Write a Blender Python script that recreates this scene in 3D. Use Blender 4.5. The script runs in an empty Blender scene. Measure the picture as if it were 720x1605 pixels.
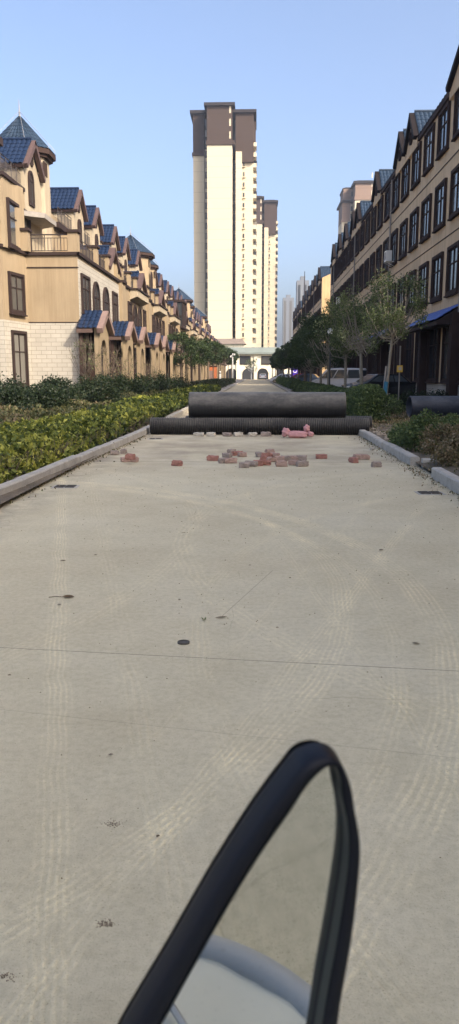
import bpy, math, random
import numpy as np
from mathutils import Vector, Matrix
rad = math.radians
PI = math.pi
SC = bpy.context.scene
COL = SC.collection

# ------------------------------------------------------------------ camera
F = 1205.0
PITCH = math.atan(216.5 / F)
YAW = math.atan(42 * math.cos(PITCH) / F)
CAMZ = 1.55
cam_d = bpy.data.cameras.new('camera')
cam = bpy.data.objects.new('camera', cam_d)
COL.objects.link(cam)
SC.camera = cam
cam.location = (0, 0, CAMZ)
cam.rotation_euler = (rad(90) - PITCH, 0, YAW)
cam_d.sensor_fit = 'VERTICAL'
cam_d.sensor_height = 24
cam_d.lens = 24 * F / 1605
cam_d.clip_start = 0.05
cam_d.clip_end = 6000
cam_d.dof.use_dof = True
cam_d.dof.focus_distance = 30
cam_d.dof.aperture_fstop = cam_d.lens / 2.2      # a 2.2 mm pupil, as on a phone

# ------------------------------------------------------------------ sky, sun, exposure
SUN_EL, SUN_ROT = 34, 134
w = bpy.data.worlds.new('World')
SC.world = w
w.use_nodes = True
wn = w.node_tree
sky = wn.nodes.new('ShaderNodeTexSky')
sky.sky_type = 'NISHITA'
sky.sun_disc = False
sky.sun_elevation = rad(SUN_EL)
sky.sun_rotation = rad(SUN_ROT)
sky.altitude = 0
sky.air_density = 0.7
sky.dust_density = 5.5
sky.ozone_density = 1.1
wn.links.new(sky.outputs[0], wn.nodes['Background'].inputs[0])
wn.nodes['Background'].inputs[1].default_value = 0.15
sun_d = bpy.data.lights.new('sun', 'SUN')
sun_d.energy = 2.0
sun_d.angle = rad(2)
sun_d.color = (1.0, 0.86, 0.66)
sun = bpy.data.objects.new('sun', sun_d)
COL.objects.link(sun)
sdir = Vector((math.sin(rad(SUN_ROT)) * math.cos(rad(SUN_EL)), math.cos(rad(SUN_ROT)) * math.cos(rad(SUN_EL)), math.sin(rad(SUN_EL))))
sun.rotation_euler = sdir.to_track_quat('Z', 'Y').to_euler()
sun.location = sdir * 300
SC.view_settings.view_transform = 'Standard'
SC.view_settings.look = 'None'
SC.view_settings.exposure = 1.38
SC.view_settings.gamma = 1

# ------------------------------------------------------------------ pixel -> place helpers
_fw = Vector((-math.sin(YAW) * math.cos(PITCH), math.cos(YAW) * math.cos(PITCH), -math.sin(PITCH)))
_rt = Vector((math.cos(YAW), math.sin(YAW), 0))
_up = Vector((-math.sin(YAW) * math.sin(PITCH), math.cos(YAW) * math.sin(PITCH), math.cos(PITCH)))
def ray(x, y): return _rt * (x - 360) - _up * (y - 802.5) + _fw * F
def G(x, y, z=0.0):
    d = ray(x, y); t = (z - CAMZ) / d.z
    return Vector((d.x * t, d.y * t, z))

# ------------------------------------------------------------------ materials
MATS = {}
def nodes(name):
    m = bpy.data.materials.new(name); m.use_nodes = True
    MATS[name] = m
    nt = m.node_tree
    return m, nt, nt.nodes['Principled BSDF']
def N(nt, t, **k):
    n = nt.nodes.new(t)
    for a, b in k.items(): setattr(n, a, b)
    return n
def setin(n, i, v):
    n.inputs[i].default_value = v
def L(nt, a, b): nt.links.new(a, b)
def math_(nt, op, a, b=None, c=None, clamp=False):
    n = N(nt, 'ShaderNodeMath', operation=op, use_clamp=clamp)
    for i, v in enumerate((a, b, c)):
        if v is None: continue
        if isinstance(v, (int, float)): n.inputs[i].default_value = v
        else: L(nt, v, n.inputs[i])
    return n.outputs[0]
def mixc(nt, fac, a, b, mode='MIX'):
    n = N(nt, 'ShaderNodeMix', data_type='RGBA', blend_type=mode)
    for i, v in ((0, fac), (6, a), (7, b)):
        if isinstance(v, (int, float)): n.inputs[i].default_value = v
        elif isinstance(v, tuple): n.inputs[i].default_value = (*v, 1) if len(v) == 3 else v
        else: L(nt, v, n.inputs[i])
    return n.outputs[2]
def noise(nt, vec, scale, detail=4, rough=0.6):
    n = N(nt, 'ShaderNodeTexNoise'); setin(n, 'Scale', scale); setin(n, 'Detail', detail); setin(n, 'Roughness', rough)
    if vec is not None: L(nt, vec, n.inputs['Vector'])
    return n.outputs['Fac']
def ramp(nt, fac, stops):
    r = N(nt, 'ShaderNodeValToRGB'); e = r.color_ramp.elements
    while len(e) < len(stops): e.new(0.5)
    for k, (p, c) in enumerate(stops):
        e[k].position = p; e[k].color = (*c, 1) if len(c) == 3 else c
    L(nt, fac, r.inputs[0]); return r.outputs[0]
def bump(nt, bs, h, strength, dist):
    b = N(nt, 'ShaderNodeBump'); setin(b, 'Strength', strength); setin(b, 'Distance', dist)
    L(nt, h, b.inputs['Height']); L(nt, b.outputs[0], bs.inputs['Normal'])
def world_co(nt):
    g = N(nt, 'ShaderNodeNewGeometry'); return g.outputs['Position']
def obj_co(nt):
    g = N(nt, 'ShaderNodeTexCoord'); return g.outputs['Object']

def plain(name, col, rough=0.6, spec=0.4, var=0.25, scale=3.0, bmp=0.0, metal=0.0, bscale=40):
    """a colour with mottled wear and a little grain"""
    m, nt, bs = nodes(name)
    co = world_co(nt)
    f = noise(nt, co, scale, 6)
    f2 = noise(nt, co, scale * 7, 4)
    fac = math_(nt, 'ADD', math_(nt, 'MULTIPLY', f, 0.65), math_(nt, 'MULTIPLY', f2, 0.35))
    lo = tuple(c * (1 - var) for c in col); hi = tuple(min(1, c * (1 + var)) for c in col)
    c = ramp(nt, fac, [(0.3, lo), (0.7, hi)])
    L(nt, c, bs.inputs['Base Color'])
    setin(bs, 'Roughness', rough); setin(bs, 'Specular IOR Level', spec); setin(bs, 'Metallic', metal)
    if bmp: bump(nt, bs, noise(nt, co, bscale, 4), bmp, 0.01)
    return m

def stucco(name, col, streak=0.18):
    m, nt, bs = nodes(name)
    co = world_co(nt)
    big = noise(nt, co, 0.5, 5)
    mp = N(nt, 'ShaderNodeMapping'); setin(mp, 'Scale', (2.2, 2.2, 0.15)); L(nt, co, mp.inputs[0])
    st = noise(nt, mp.outputs[0], 2.0, 6, 0.65)
    c = ramp(nt, big, [(0.3, tuple(x * 0.88 for x in col)), (0.7, tuple(min(1, x * 1.08) for x in col))])
    s = ramp(nt, st, [(0.42, (1, 1, 1)), (0.72, (1 - streak, 1 - streak * 1.1, 1 - streak * 1.2))])
    L(nt, mixc(nt, 1.0, c, s, 'MULTIPLY'), bs.inputs['Base Color'])
    setin(bs, 'Roughness', 0.9); setin(bs, 'Specular IOR Level', 0.2)
    bump(nt, bs, noise(nt, co, 60, 3), 0.25, 0.01)
    return m

def bricks(name, c1, c2, mortar, w_, h_, msize):
    m, nt, bs = nodes(name)
    sp = N(nt, 'ShaderNodeSeparateXYZ'); L(nt, world_co(nt), sp.inputs[0])
    cb = N(nt, 'ShaderNodeCombineXYZ')
    L(nt, math_(nt, 'ADD', sp.outputs[0], sp.outputs[1]), cb.inputs[0]); L(nt, sp.outputs[2], cb.inputs[1])
    b = N(nt, 'ShaderNodeTexBrick'); L(nt, cb.outputs[0], b.inputs['Vector'])
    for k, v in (('Color1', (*c1, 1)), ('Color2', (*c2, 1)), ('Mortar', (*mortar, 1)), ('Scale', 1.0), ('Mortar Size', msize), ('Brick Width', w_), ('Row Height', h_), ('Mortar Smooth', 0.2)):
        setin(b, k, v)
    n = noise(nt, world_co(nt), 1.1, 6)
    L(nt, mixc(nt, 1.0, b.outputs[0], ramp(nt, n, [(0.3, (0.85, 0.85, 0.84)), (0.7, (1.0, 1, 1))]), 'MULTIPLY'), bs.inputs['Base Color'])
    setin(bs, 'Roughness', 0.85)
    bump(nt, bs, math_(nt, 'SUBTRACT', 1.0, b.outputs[1]), 0.5, 0.012)
    return m

def leafmat(name, cols):
    m, nt, bs = nodes(name)
    a = N(nt, 'ShaderNodeAttribute', attribute_name='tint')
    c = ramp(nt, a.outputs['Fac'], [(i / (len(cols) - 1), c) for i, c in enumerate(cols)])
    L(nt, c, bs.inputs['Base Color'])
    setin(bs, 'Roughness', 0.55); setin(bs, 'Specular IOR Level', 0.35)
    tr = N(nt, 'ShaderNodeBsdfTranslucent'); L(nt, c, tr.inputs[0])
    mx = N(nt, 'ShaderNodeMixShader'); setin(mx, 0, 0.25)
    out = nt.nodes['Material Output']
    L(nt, bs.outputs[0], mx.inputs[1]); L(nt, tr.outputs[0], mx.inputs[2]); L(nt, mx.outputs[0], out.inputs[0])
    return m

stucco('tan_stucco', (0.305, 0.24, 0.158))
stucco('pale_stucco', (0.375, 0.32, 0.235))
stucco('street_stucco', (0.62, 0.47, 0.305), 0.22)
stucco('yellow_stucco', (0.50, 0.36, 0.20))
stucco('gate_stucco', (0.72, 0.68, 0.55))
bricks('white_brick', (0.44, 0.41, 0.355), (0.39, 0.365, 0.315), (0.27, 0.25, 0.215), 0.52, 0.21, 0.014)
bricks('base_brick', (0.50, 0.46, 0.41), (0.45, 0.42, 0.37), (0.25, 0.23, 0.21), 0.42, 0.2, 0.012)
plain('brown_trim', (0.032, 0.021, 0.019), 0.75, 0.2, 0.2)
plain('dark_trim', (0.042, 0.027, 0.023), 0.85, 0.12, 0.2)
plain('pink_fascia', (0.21, 0.145, 0.125), 0.6, 0.4, 0.15)
plain('grey_slab', (0.25, 0.23, 0.21), 0.8, 0.3)
plain('iron', (0.035, 0.027, 0.027), 0.45, 0.5, 0.2)
plain('blue_tile', (0.008, 0.018, 0.046), 0.4, 0.35, 0.45, 4.0)
plain('pale_blue_tile', (0.018, 0.034, 0.060), 0.55, 0.3, 0.45, 4.0)
plain('awning_tile', (0.03, 0.075, 0.30), 0.4, 0.4, 0.3, 4.0)
plain('glazing_wire', (0.25, 0.25, 0.26), 0.4, 0.5)
plain('white_metal', (0.62, 0.62, 0.60), 0.4, 0.5, 0.1)
plain('lamp_dark', (0.03, 0.035, 0.04), 0.4, 0.5)
plain('lamp_globe', (0.8, 0.8, 0.78), 0.25, 0.5, 0.03)
plain('tyre', (0.02, 0.02, 0.02), 0.8)
plain('chrome', (0.6, 0.6, 0.6), 0.15, 0.5, 0.05, metal=1.0)
plain('grate', (0.085, 0.078, 0.068), 0.7, 0.3, 0.4, 20)
plain('bark', (0.12, 0.095, 0.075), 0.9, 0.2, 0.35, 12, 0.6)
plain('pale_bark', (0.21, 0.19, 0.155), 0.9, 0.2, 0.3, 10, 0.6)
plain('blue_wrap', (0.02, 0.13, 0.22), 0.5, 0.4)
plain('dry_leaf', (0.13, 0.09, 0.05), 0.8, 0.2, 0.4, 30)
plain('green_leaf', (0.12, 0.16, 0.04), 0.6, 0.3, 0.3, 30)
plain('dark_crumb', (0.20, 0.16, 0.115), 0.9, 0.2, 0.4, 40)
plain('red_brick', (0.33, 0.165, 0.13), 0.9, 0.2, 0.35, 18, 0.8)
plain('pink_brick', (0.37, 0.26, 0.215), 0.9, 0.2, 0.3, 18, 0.8)
plain('grey_brick', (0.30, 0.245, 0.21), 0.9, 0.2, 0.35, 18, 0.8)
plain('pale_brick', (0.48, 0.44, 0.37), 0.9, 0.2, 0.25, 18, 0.8)
plain('pink_sack', (0.52, 0.27, 0.27), 0.75, 0.3, 0.25, 9, 0.6, bscale=25)
plain('yellow_box', (0.62, 0.40, 0.06), 0.5, 0.4, 0.15)
plain('purple_sign', (0.07, 0.03, 0.42), 0.4, 0.4, 0.05)
plain('mirror_black', (0.006, 0.008, 0.014), 0.55, 0.25, 0.2, 30)
plain('bezel', (0.022, 0.032, 0.033), 0.45, 0.5, 0.15, 30)
plain('scooter_pale', (0.50, 0.50, 0.43), 0.6, 0.4, 0.06)
plain('scooter_blue', (0.33, 0.335, 0.33), 0.7, 0.3, 0.12)
plain('scooter_body', (0.05, 0.08, 0.14), 0.3, 0.5, 0.1)
plain('kerb_stone', (0.40, 0.375, 0.33), 0.9, 0.25, 0.28, 5, 0.6, bscale=60)
plain('paver', (0.50, 0.42, 0.33), 0.9, 0.2, 0.3, 10, 0.5)
plain('paved_apron', (0.27, 0.25, 0.23), 0.9, 0.2, 0.15, 2, 0.3)
plain('mauve_fascia', (0.085, 0.055, 0.052), 0.7, 0.3, 0.15)
plain('gable_dark', (0.014, 0.011, 0.012), 0.8, 0.15, 0.15)
plain('tower_brown', (0.17, 0.115, 0.095), 0.8, 0.3, 0.06, 0.2)
plain('tower_roof', (0.022, 0.018, 0.020), 0.8, 0.3, 0.06, 0.2)
plain('tower_far', (0.42, 0.42, 0.42), 0.8, 0.3, 0.06, 0.2)
plain('gate_roof', (0.17, 0.20, 0.19), 0.8, 0.3, 0.15, 0.4)
plain('podium_roof', (0.22, 0.18, 0.16), 0.8, 0.3, 0.15, 0.4)
plain('orange_door', (0.42, 0.13, 0.05), 0.6)
for nm, c in (('car_white', (0.62, 0.63, 0.65)), ('car_black', (0.012, 0.013, 0.015)), ('car_red', (0.30, 0.02, 0.03)), ('car_blue', (0.06, 0.10, 0.16))):
    m_ = plain(nm, c, 0.25, 0.6, 0.03)
    m_.node_tree.nodes['Principled BSDF'].inputs['Coat Weight'].default_value = 0.7

m, nt, bs = nodes('window_glass')
oi = N(nt, 'ShaderNodeObjectInfo')
L(nt, ramp(nt, oi.outputs['Random'], [(0, (0.02, 0.023, 0.027)), (0.45, (0.05, 0.055, 0.06)), (0.75, (0.085, 0.08, 0.07)), (1, (0.20, 0.19, 0.17))]), bs.inputs['Base Color'])  # random tone per pane; paler ones have pale reflections painted into the colour
setin(bs, 'Roughness', 0.12); setin(bs, 'Specular IOR Level', 0.35)
bump(nt, bs, noise(nt, world_co(nt), 1.3, 2), 0.12, 0.05)
m, nt, bs = nodes('car_glass')
setin(bs, 'Base Color', (0.06, 0.07, 0.075, 1)); setin(bs, 'Roughness', 0.06); setin(bs, 'Specular IOR Level', 0.9)
m, nt, bs = nodes('mirror_glass')
setin(bs, 'Base Color', (0.80, 0.83, 0.80, 1)); setin(bs, 'Metallic', 1.0)
L(nt, math_(nt, 'MULTIPLY_ADD', math_(nt, 'SUBTRACT', noise(nt, world_co(nt), 22, 5, 0.65), 0.5), 0.16, 0.02, clamp=True), bs.inputs['Roughness'])
L(nt, ramp(nt, noise(nt, world_co(nt), 300, 3, 0.6), [(0.28, (0.62, 0.62, 0.58)), (0.36, (0.82, 0.84, 0.80))]), bs.inputs['Base Color'])

# tower cladding: cream render with a joint at every floor
def tower_mat(name, col, joint):
    m, nt, bs = nodes(name)
    sp = N(nt, 'ShaderNodeSeparateXYZ'); L(nt, world_co(nt), sp.inputs[0])
    z = math_(nt, 'FRACT', math_(nt, 'DIVIDE', sp.outputs[2], 2.9))
    j = math_(nt, 'LESS_THAN', z, 0.035)
    n = noise(nt, world_co(nt), 0.12, 4)
    c = ramp(nt, n, [(0.3, tuple(x * 0.95 for x in col)), (0.7, col)])
    L(nt, mixc(nt, j, c, joint), bs.inputs['Base Color'])
    setin(bs, 'Roughness', 0.9)
tower_mat('tower_cream', (0.50, 0.445, 0.335), (0.33, 0.295, 0.225))
tower_mat('tower_brown_clad', (0.045, 0.028, 0.021), (0.033, 0.022, 0.017))
tower_mat('tower_tan_clad', (0.20, 0.14, 0.11), (0.15, 0.105, 0.085))
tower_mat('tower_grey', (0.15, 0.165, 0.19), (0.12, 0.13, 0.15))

# blackened corrugated and smooth pipes with dust
def pipe_mat(name, col, dust, rough, amt):
    m, nt, bs = nodes(name)
    g = N(nt, 'ShaderNodeNewGeometry')
    sp = N(nt, 'ShaderNodeSeparateXYZ'); L(nt, g.outputs['Normal'], sp.inputs[0])
    co = world_co(nt)
    n = noise(nt, co, 2.0, 7, 0.65); n2 = noise(nt, co, 14, 5, 0.7)
    up = math_(nt, 'MULTIPLY_ADD', sp.outputs[2], 0.55, 0.22, clamp=True)
    pm = N(nt, 'ShaderNodeMapping'); setin(pm, 'Scale', (1.0, 1.5, 3.0)); L(nt, co, pm.inputs[0])
    pt_ = math_(nt, 'MULTIPLY', math_(nt, 'SUBTRACT', noise(nt, pm.outputs[0], 1.6, 7, 0.7), 0.42), 5.0, clamp=True)
    f = math_(nt, 'MULTIPLY', math_(nt, 'ADD', math_(nt, 'MULTIPLY', n, 0.4), math_(nt, 'ADD', math_(nt, 'MULTIPLY', pt_, 0.45), math_(nt, 'MULTIPLY', n2, 0.5))), up)
    c = ramp(nt, f, [(0.08, col), (0.62, tuple(a * (1 - amt) + b * amt for a, b in zip(col, dust)))])
    sc = N(nt, 'ShaderNodeMapping'); setin(sc, 'Scale', (0.8, 9, 9)); L(nt, co, sc.inputs[0])
    scr = noise(nt, sc.outputs[0], 5, 5, 0.7)
    c = mixc(nt, math_(nt, 'MULTIPLY', math_(nt, 'GREATER_THAN', scr, 0.66), 0.25), c, dust)
    L(nt, c, bs.inputs['Base Color'])
    setin(bs, 'Roughness', rough); setin(bs, 'Specular IOR Level', 0.4)
    bump(nt, bs, n2, 0.3, 0.01)
pipe_mat('pipe_black', (0.018, 0.018, 0.019), (0.23, 0.21, 0.175), 0.5, 0.75)
pipe_mat('pipe_ribbed', (0.020, 0.019, 0.019), (0.16, 0.145, 0.12), 0.55, 0.8)
pipe_mat('pipe_blue', (0.03, 0.037, 0.055), (0.15, 0.16, 0.18), 0.55, 0.8)

# soil and ground cover base
m, nt, bs = nodes('soil')
co = world_co(nt)
n = noise(nt, co, 1.2, 8, 0.65); n2 = noise(nt, co, 18, 5, 0.7)
c = ramp(nt, n, [(0.3, (0.075, 0.065, 0.04)), (0.5, (0.15, 0.12, 0.085)), (0.7, (0.22, 0.18, 0.13))])
c = mixc(nt, 1.0, c, ramp(nt, n2, [(0.3, (0.6, 0.6, 0.6)), (0.7, (1.2, 1.2, 1.15))]), 'MULTIPLY')
L(nt, c, bs.inputs['Base Color']); setin(bs, 'Roughness', 0.95)
bump(nt, bs, n2, 0.8, 0.03)

# the dusty concrete road: slabs, joints, tyre tracks, stains
def road_material():
    m, nt, bs = nodes('dusty_concrete')
    co = world_co(nt)
    sp = N(nt, 'ShaderNodeSeparateXYZ'); L(nt, co, sp.inputs[0])
    X, Y = sp.outputs[0], sp.outputs[1]
    big = noise(nt, co, 0.35, 6, 0.6)
    mid = noise(nt, co, 2.2, 7, 0.62)
    fine = noise(nt, co, 26, 6, 0.7)
    grit = noise(nt, co, 130, 4, 0.7)
    c = ramp(nt, big, [(0.25, (0.50, 0.43, 0.285)), (0.5, (0.585, 0.522, 0.36)), (0.75, (0.62, 0.565, 0.415))])
    c = mixc(nt, 1.0, c, ramp(nt, mid, [(0.28, (0.93, 0.925, 0.91)), (0.5, (1, 1, 1)), (0.75, (1.07, 1.07, 1.08))]), 'MULTIPLY')
    c = mixc(nt, 1.0, c, ramp(nt, fine, [(0.28, (0.82, 0.815, 0.80)), (0.55, (1, 1, 1)), (0.8, (1.08, 1.08, 1.08))]), 'MULTIPLY')
    c = mixc(nt, 1.0, c, ramp(nt, grit, [(0.30, (0.60, 0.59, 0.57)), (0.42, (1, 1, 1)), (0.7, (1.04, 1.04, 1.04))]), 'MULTIPLY')
    # muddy patch in front of the pipes and along the kerbs
    far = math_(nt, 'MULTIPLY', math_(nt, 'SMOOTH_MIN', 1.0, math_(nt, 'MULTIPLY', math_(nt, 'SUBTRACT', Y, 11.5), 0.35, clamp=True), 0.1), 1.0)
    blot = noise(nt, co, 0.8, 6, 0.65)
    fm = math_(nt, 'MULTIPLY', far, math_(nt, 'MULTIPLY', math_(nt, 'SUBTRACT', blot, 0.40), 4.0, clamp=True), clamp=True)
    c = mixc(nt, math_(nt, 'MULTIPLY', fm, 0.65), c, (0.27, 0.215, 0.165))
    edgeL = math_(nt, 'MULTIPLY', math_(nt, 'SUBTRACT', -2.35, X), 2.0, clamp=True)
    edgeR = math_(nt, 'MULTIPLY', math_(nt, 'SUBTRACT', X, 2.15), 2.0, clamp=True)
    ed = math_(nt, 'MULTIPLY', math_(nt, 'ADD', edgeL, edgeR, clamp=True), math_(nt, 'MULTIPLY', math_(nt, 'SUBTRACT', noise(nt, co, 3.0, 6, 0.7), 0.38), 4.0, clamp=True), clamp=True)
    c = mixc(nt, math_(nt, 'MULTIPLY', ed, 0.6), c, (0.20, 0.175, 0.145))
    # tyre tracks: dust pressed into ribs
    wob = math_(nt, 'MULTIPLY', math_(nt, 'SUBTRACT', noise(nt, co, 1.1, 3), 0.5), 0.10)
    ribh = None
    fade = math_(nt, 'MULTIPLY', math_(nt, 'SUBTRACT', noise(nt, co, 1.6, 5, 0.7), 0.33), 4.0, clamp=True)
    brk = noise(nt, co, 45, 3, 0.6)
    wob2 = math_(nt, 'MULTIPLY', math_(nt, 'SUBTRACT', noise(nt, co, 9, 3), 0.5), 0.010)
    def track(dist, half, pitch, amt):
        nonlocal c, ribh
        pitch *= 1.0
        d = math_(nt, 'ADD', math_(nt, 'ADD', dist, wob), wob2)
        ad = math_(nt, 'ABSOLUTE', d)
        mask = math_(nt, 'MULTIPLY', math_(nt, 'SUBTRACT', half, ad), 20.0, clamp=True)
        s = math_(nt, 'SINE', math_(nt, 'MULTIPLY', d, 2 * PI / pitch))
        s = math_(nt, 'MULTIPLY', math_(nt, 'MULTIPLY_ADD', s, 0.9, 0.35, clamp=True), math_(nt, 'MULTIPLY_ADD', math_(nt, 'SUBTRACT', brk, 0.42), 4.0, 0.45, clamp=True))
        f = math_(nt, 'MULTIPLY', math_(nt, 'MULTIPLY', mask, s), fade)
        dark = math_(nt, 'MULTIPLY', math_(nt, 'MULTIPLY', mask, fade), 0.9 * amt)
        c = mixc(nt, dark, c, (1.05, 1.045, 1.03), 'MULTIPLY')
        c = mixc(nt, math_(nt, 'MULTIPLY', f, amt * 0.95), c, (1.22, 1.21, 1.18), 'MULTIPLY')
        ribh = f if ribh is None else math_(nt, 'ADD', ribh, f)
    def circ(cx, cy, r):
        dx = math_(nt, 'SUBTRACT', X, cx); dy = math_(nt, 'SUBTRACT', Y, cy)
        return math_(nt, 'SUBTRACT', math_(nt, 'SQRT', math_(nt, 'ADD', math_(nt, 'MULTIPLY', dx, dx), math_(nt, 'MULTIPLY', dy, dy))), r)
    def line(x0, y0, x1, y1):
        l = math.hypot(x1 - x0, y1 - y0); nx, ny = (y1 - y0) / l, -(x1 - x0) / l
        return math_(nt, 'SUBTRACT', math_(nt, 'MULTIPLY_ADD', X, nx, math_(nt, 'MULTIPLY', Y, ny)), nx * x0 + ny * y0)
    track(circ(-5.15, 5.2, 6.32), 0.12, 0.034, 1.1)
    track(circ(-5.5, 5.0, 6.36), 0.08, 0.03, 0.7)
    track(circ(-5.15, 5.6, 5.78), 0.10, 0.030, 0.9)
    track(circ(6.4, 4.8, 6.75), 0.09, 0.032, 0.5)
    track(line(-0.95, 3.44, -0.52, 1.7), 0.085, 0.026, 1.0)
    track(line(-0.15, 2.86, -0.51, 1.81), 0.08, 0.026, 0.85)
    track(line(0.0, 4.6, -0.75, 2.0), 0.05, 0.028, 0.45)
    track(line(0.9, 1.6, 0.55, 4.5), 0.07, 0.03, 0.5)
    track(circ(5.2, 7.4, 5.9), 0.12, 0.05, 0.5)
    track(circ(-8.2, 7.4, 7.6), 0.12, 0.045, 0.45)
    track(line(-1.3, 2.2, -0.2, 1.2), 0.05, 0.03, 0.5)
    track(line(-1.9, 9.0, -0.7, 4.0), 0.09, 0.035, 0.4)
    # worn light bands along the wheel paths further off
    # slab joints
    def joint(dist, wd, amt):
        nonlocal c
        d = math_(nt, 'ABSOLUTE', math_(nt, 'ADD', dist, math_(nt, 'MULTIPLY', math_(nt, 'SUBTRACT', fine, 0.5), 0.01)))
        k = math_(nt, 'MULTIPLY', math_(nt, 'SUBTRACT', wd, d), 1.0 / wd * 2, clamp=True)
        c = mixc(nt, math_(nt, 'MULTIPLY', k, amt), c, (0.14, 0.12, 0.10))
    joint(line(-1.47, 4.17, 1.08, 3.90), 0.005, 0.75)
    joint(line(-1.2, 3.35, 1.1, 2.9), 0.004, 0.25)
    yy = math_(nt, 'ADD', math_(nt, 'PINGPONG', math_(nt, 'SUBTRACT', Y, 13.7), 2.6), 0.0)
    near = math_(nt, 'GREATER_THAN', Y, 12.0)
    joint(math_(nt, 'ADD', yy, math_(nt, 'SUBTRACT', 1.0, near)), 0.03, 0.45)
    # hairline cracks and dark pits
    vo = N(nt, 'ShaderNodeTexVoronoi', feature='DISTANCE_TO_EDGE'); setin(vo, 'Scale', 0.55)
    wv_ = N(nt, 'ShaderNodeMixRGB'); setin(wv_, 0, 0.12); L(nt, co, wv_.inputs[1]); nn_ = N(nt, 'ShaderNodeTexNoise'); setin(nn_, 'Scale', 2.5); setin(nn_, 'Detail', 6); L(nt, co, nn_.inputs['Vector']); L(nt, nn_.outputs['Color'], wv_.inputs[2]); L(nt, wv_.outputs[0], vo.inputs['Vector'])
    ck = math_(nt, 'MULTIPLY', math_(nt, 'LESS_THAN', vo.outputs['Distance'], 0.0016), math_(nt, 'MULTIPLY', math_(nt, 'SUBTRACT', blot, 0.50), 8.0, clamp=True))
    c = mixc(nt, math_(nt, 'MULTIPLY', ck, 0.35), c, (0.2, 0.17, 0.12))
    # one short scratch beside the sprig
    ds = math_(nt, 'ABSOLUTE', math_(nt, 'ADD', line(-0.22, 4.77, 0.15, 6.02), math_(nt, 'MULTIPLY', math_(nt, 'SUBTRACT', fine, 0.5), 0.01)))
    ks = math_(nt, 'MULTIPLY', math_(nt, 'LESS_THAN', ds, 0.0035), math_(nt, 'MULTIPLY', math_(nt, 'GREATER_THAN', Y, 4.8), math_(nt, 'LESS_THAN', Y, 6.0)))
    c = mixc(nt, math_(nt, 'MULTIPLY', ks, 0.5), c, (0.25, 0.21, 0.16))
    L(nt, c, bs.inputs['Base Color'])
    setin(bs, 'Roughness', 0.92); setin(bs, 'Specular IOR Level', 0.2)
    h = math_(nt, 'ADD', math_(nt, 'MULTIPLY', fine, 0.6), math_(nt, 'MULTIPLY', grit, 0.5))
    h = math_(nt, 'ADD', h, math_(nt, 'MULTIPLY', ribh, 0.35))
    bump(nt, bs, h, 0.55, 0.012)
road_material()

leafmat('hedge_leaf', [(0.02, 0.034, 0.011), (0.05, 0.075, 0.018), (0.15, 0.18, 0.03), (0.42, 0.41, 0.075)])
leafmat('shrub_leaf', [(0.009, 0.016, 0.008), (0.016, 0.030, 0.011), (0.030, 0.048, 0.018), (0.06, 0.042, 0.024)])
leafmat('weed_leaf', [(0.07, 0.08, 0.03), (0.13, 0.13, 0.05), (0.20, 0.145, 0.085), (0.33, 0.26, 0.16)])
leafmat('tree_leaf', [(0.016, 0.03, 0.010), (0.03, 0.052, 0.016), (0.05, 0.08, 0.025), (0.09, 0.12, 0.05)])
leafmat('airy_leaf', [(0.03, 0.05, 0.015), (0.07, 0.10, 0.03), (0.15, 0.19, 0.07), (0.34, 0.36, 0.18)])
leafmat('bush_leaf', [(0.022, 0.042, 0.016), (0.05, 0.082, 0.028), (0.095, 0.14, 0.045), (0.22, 0.26, 0.10)])

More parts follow.
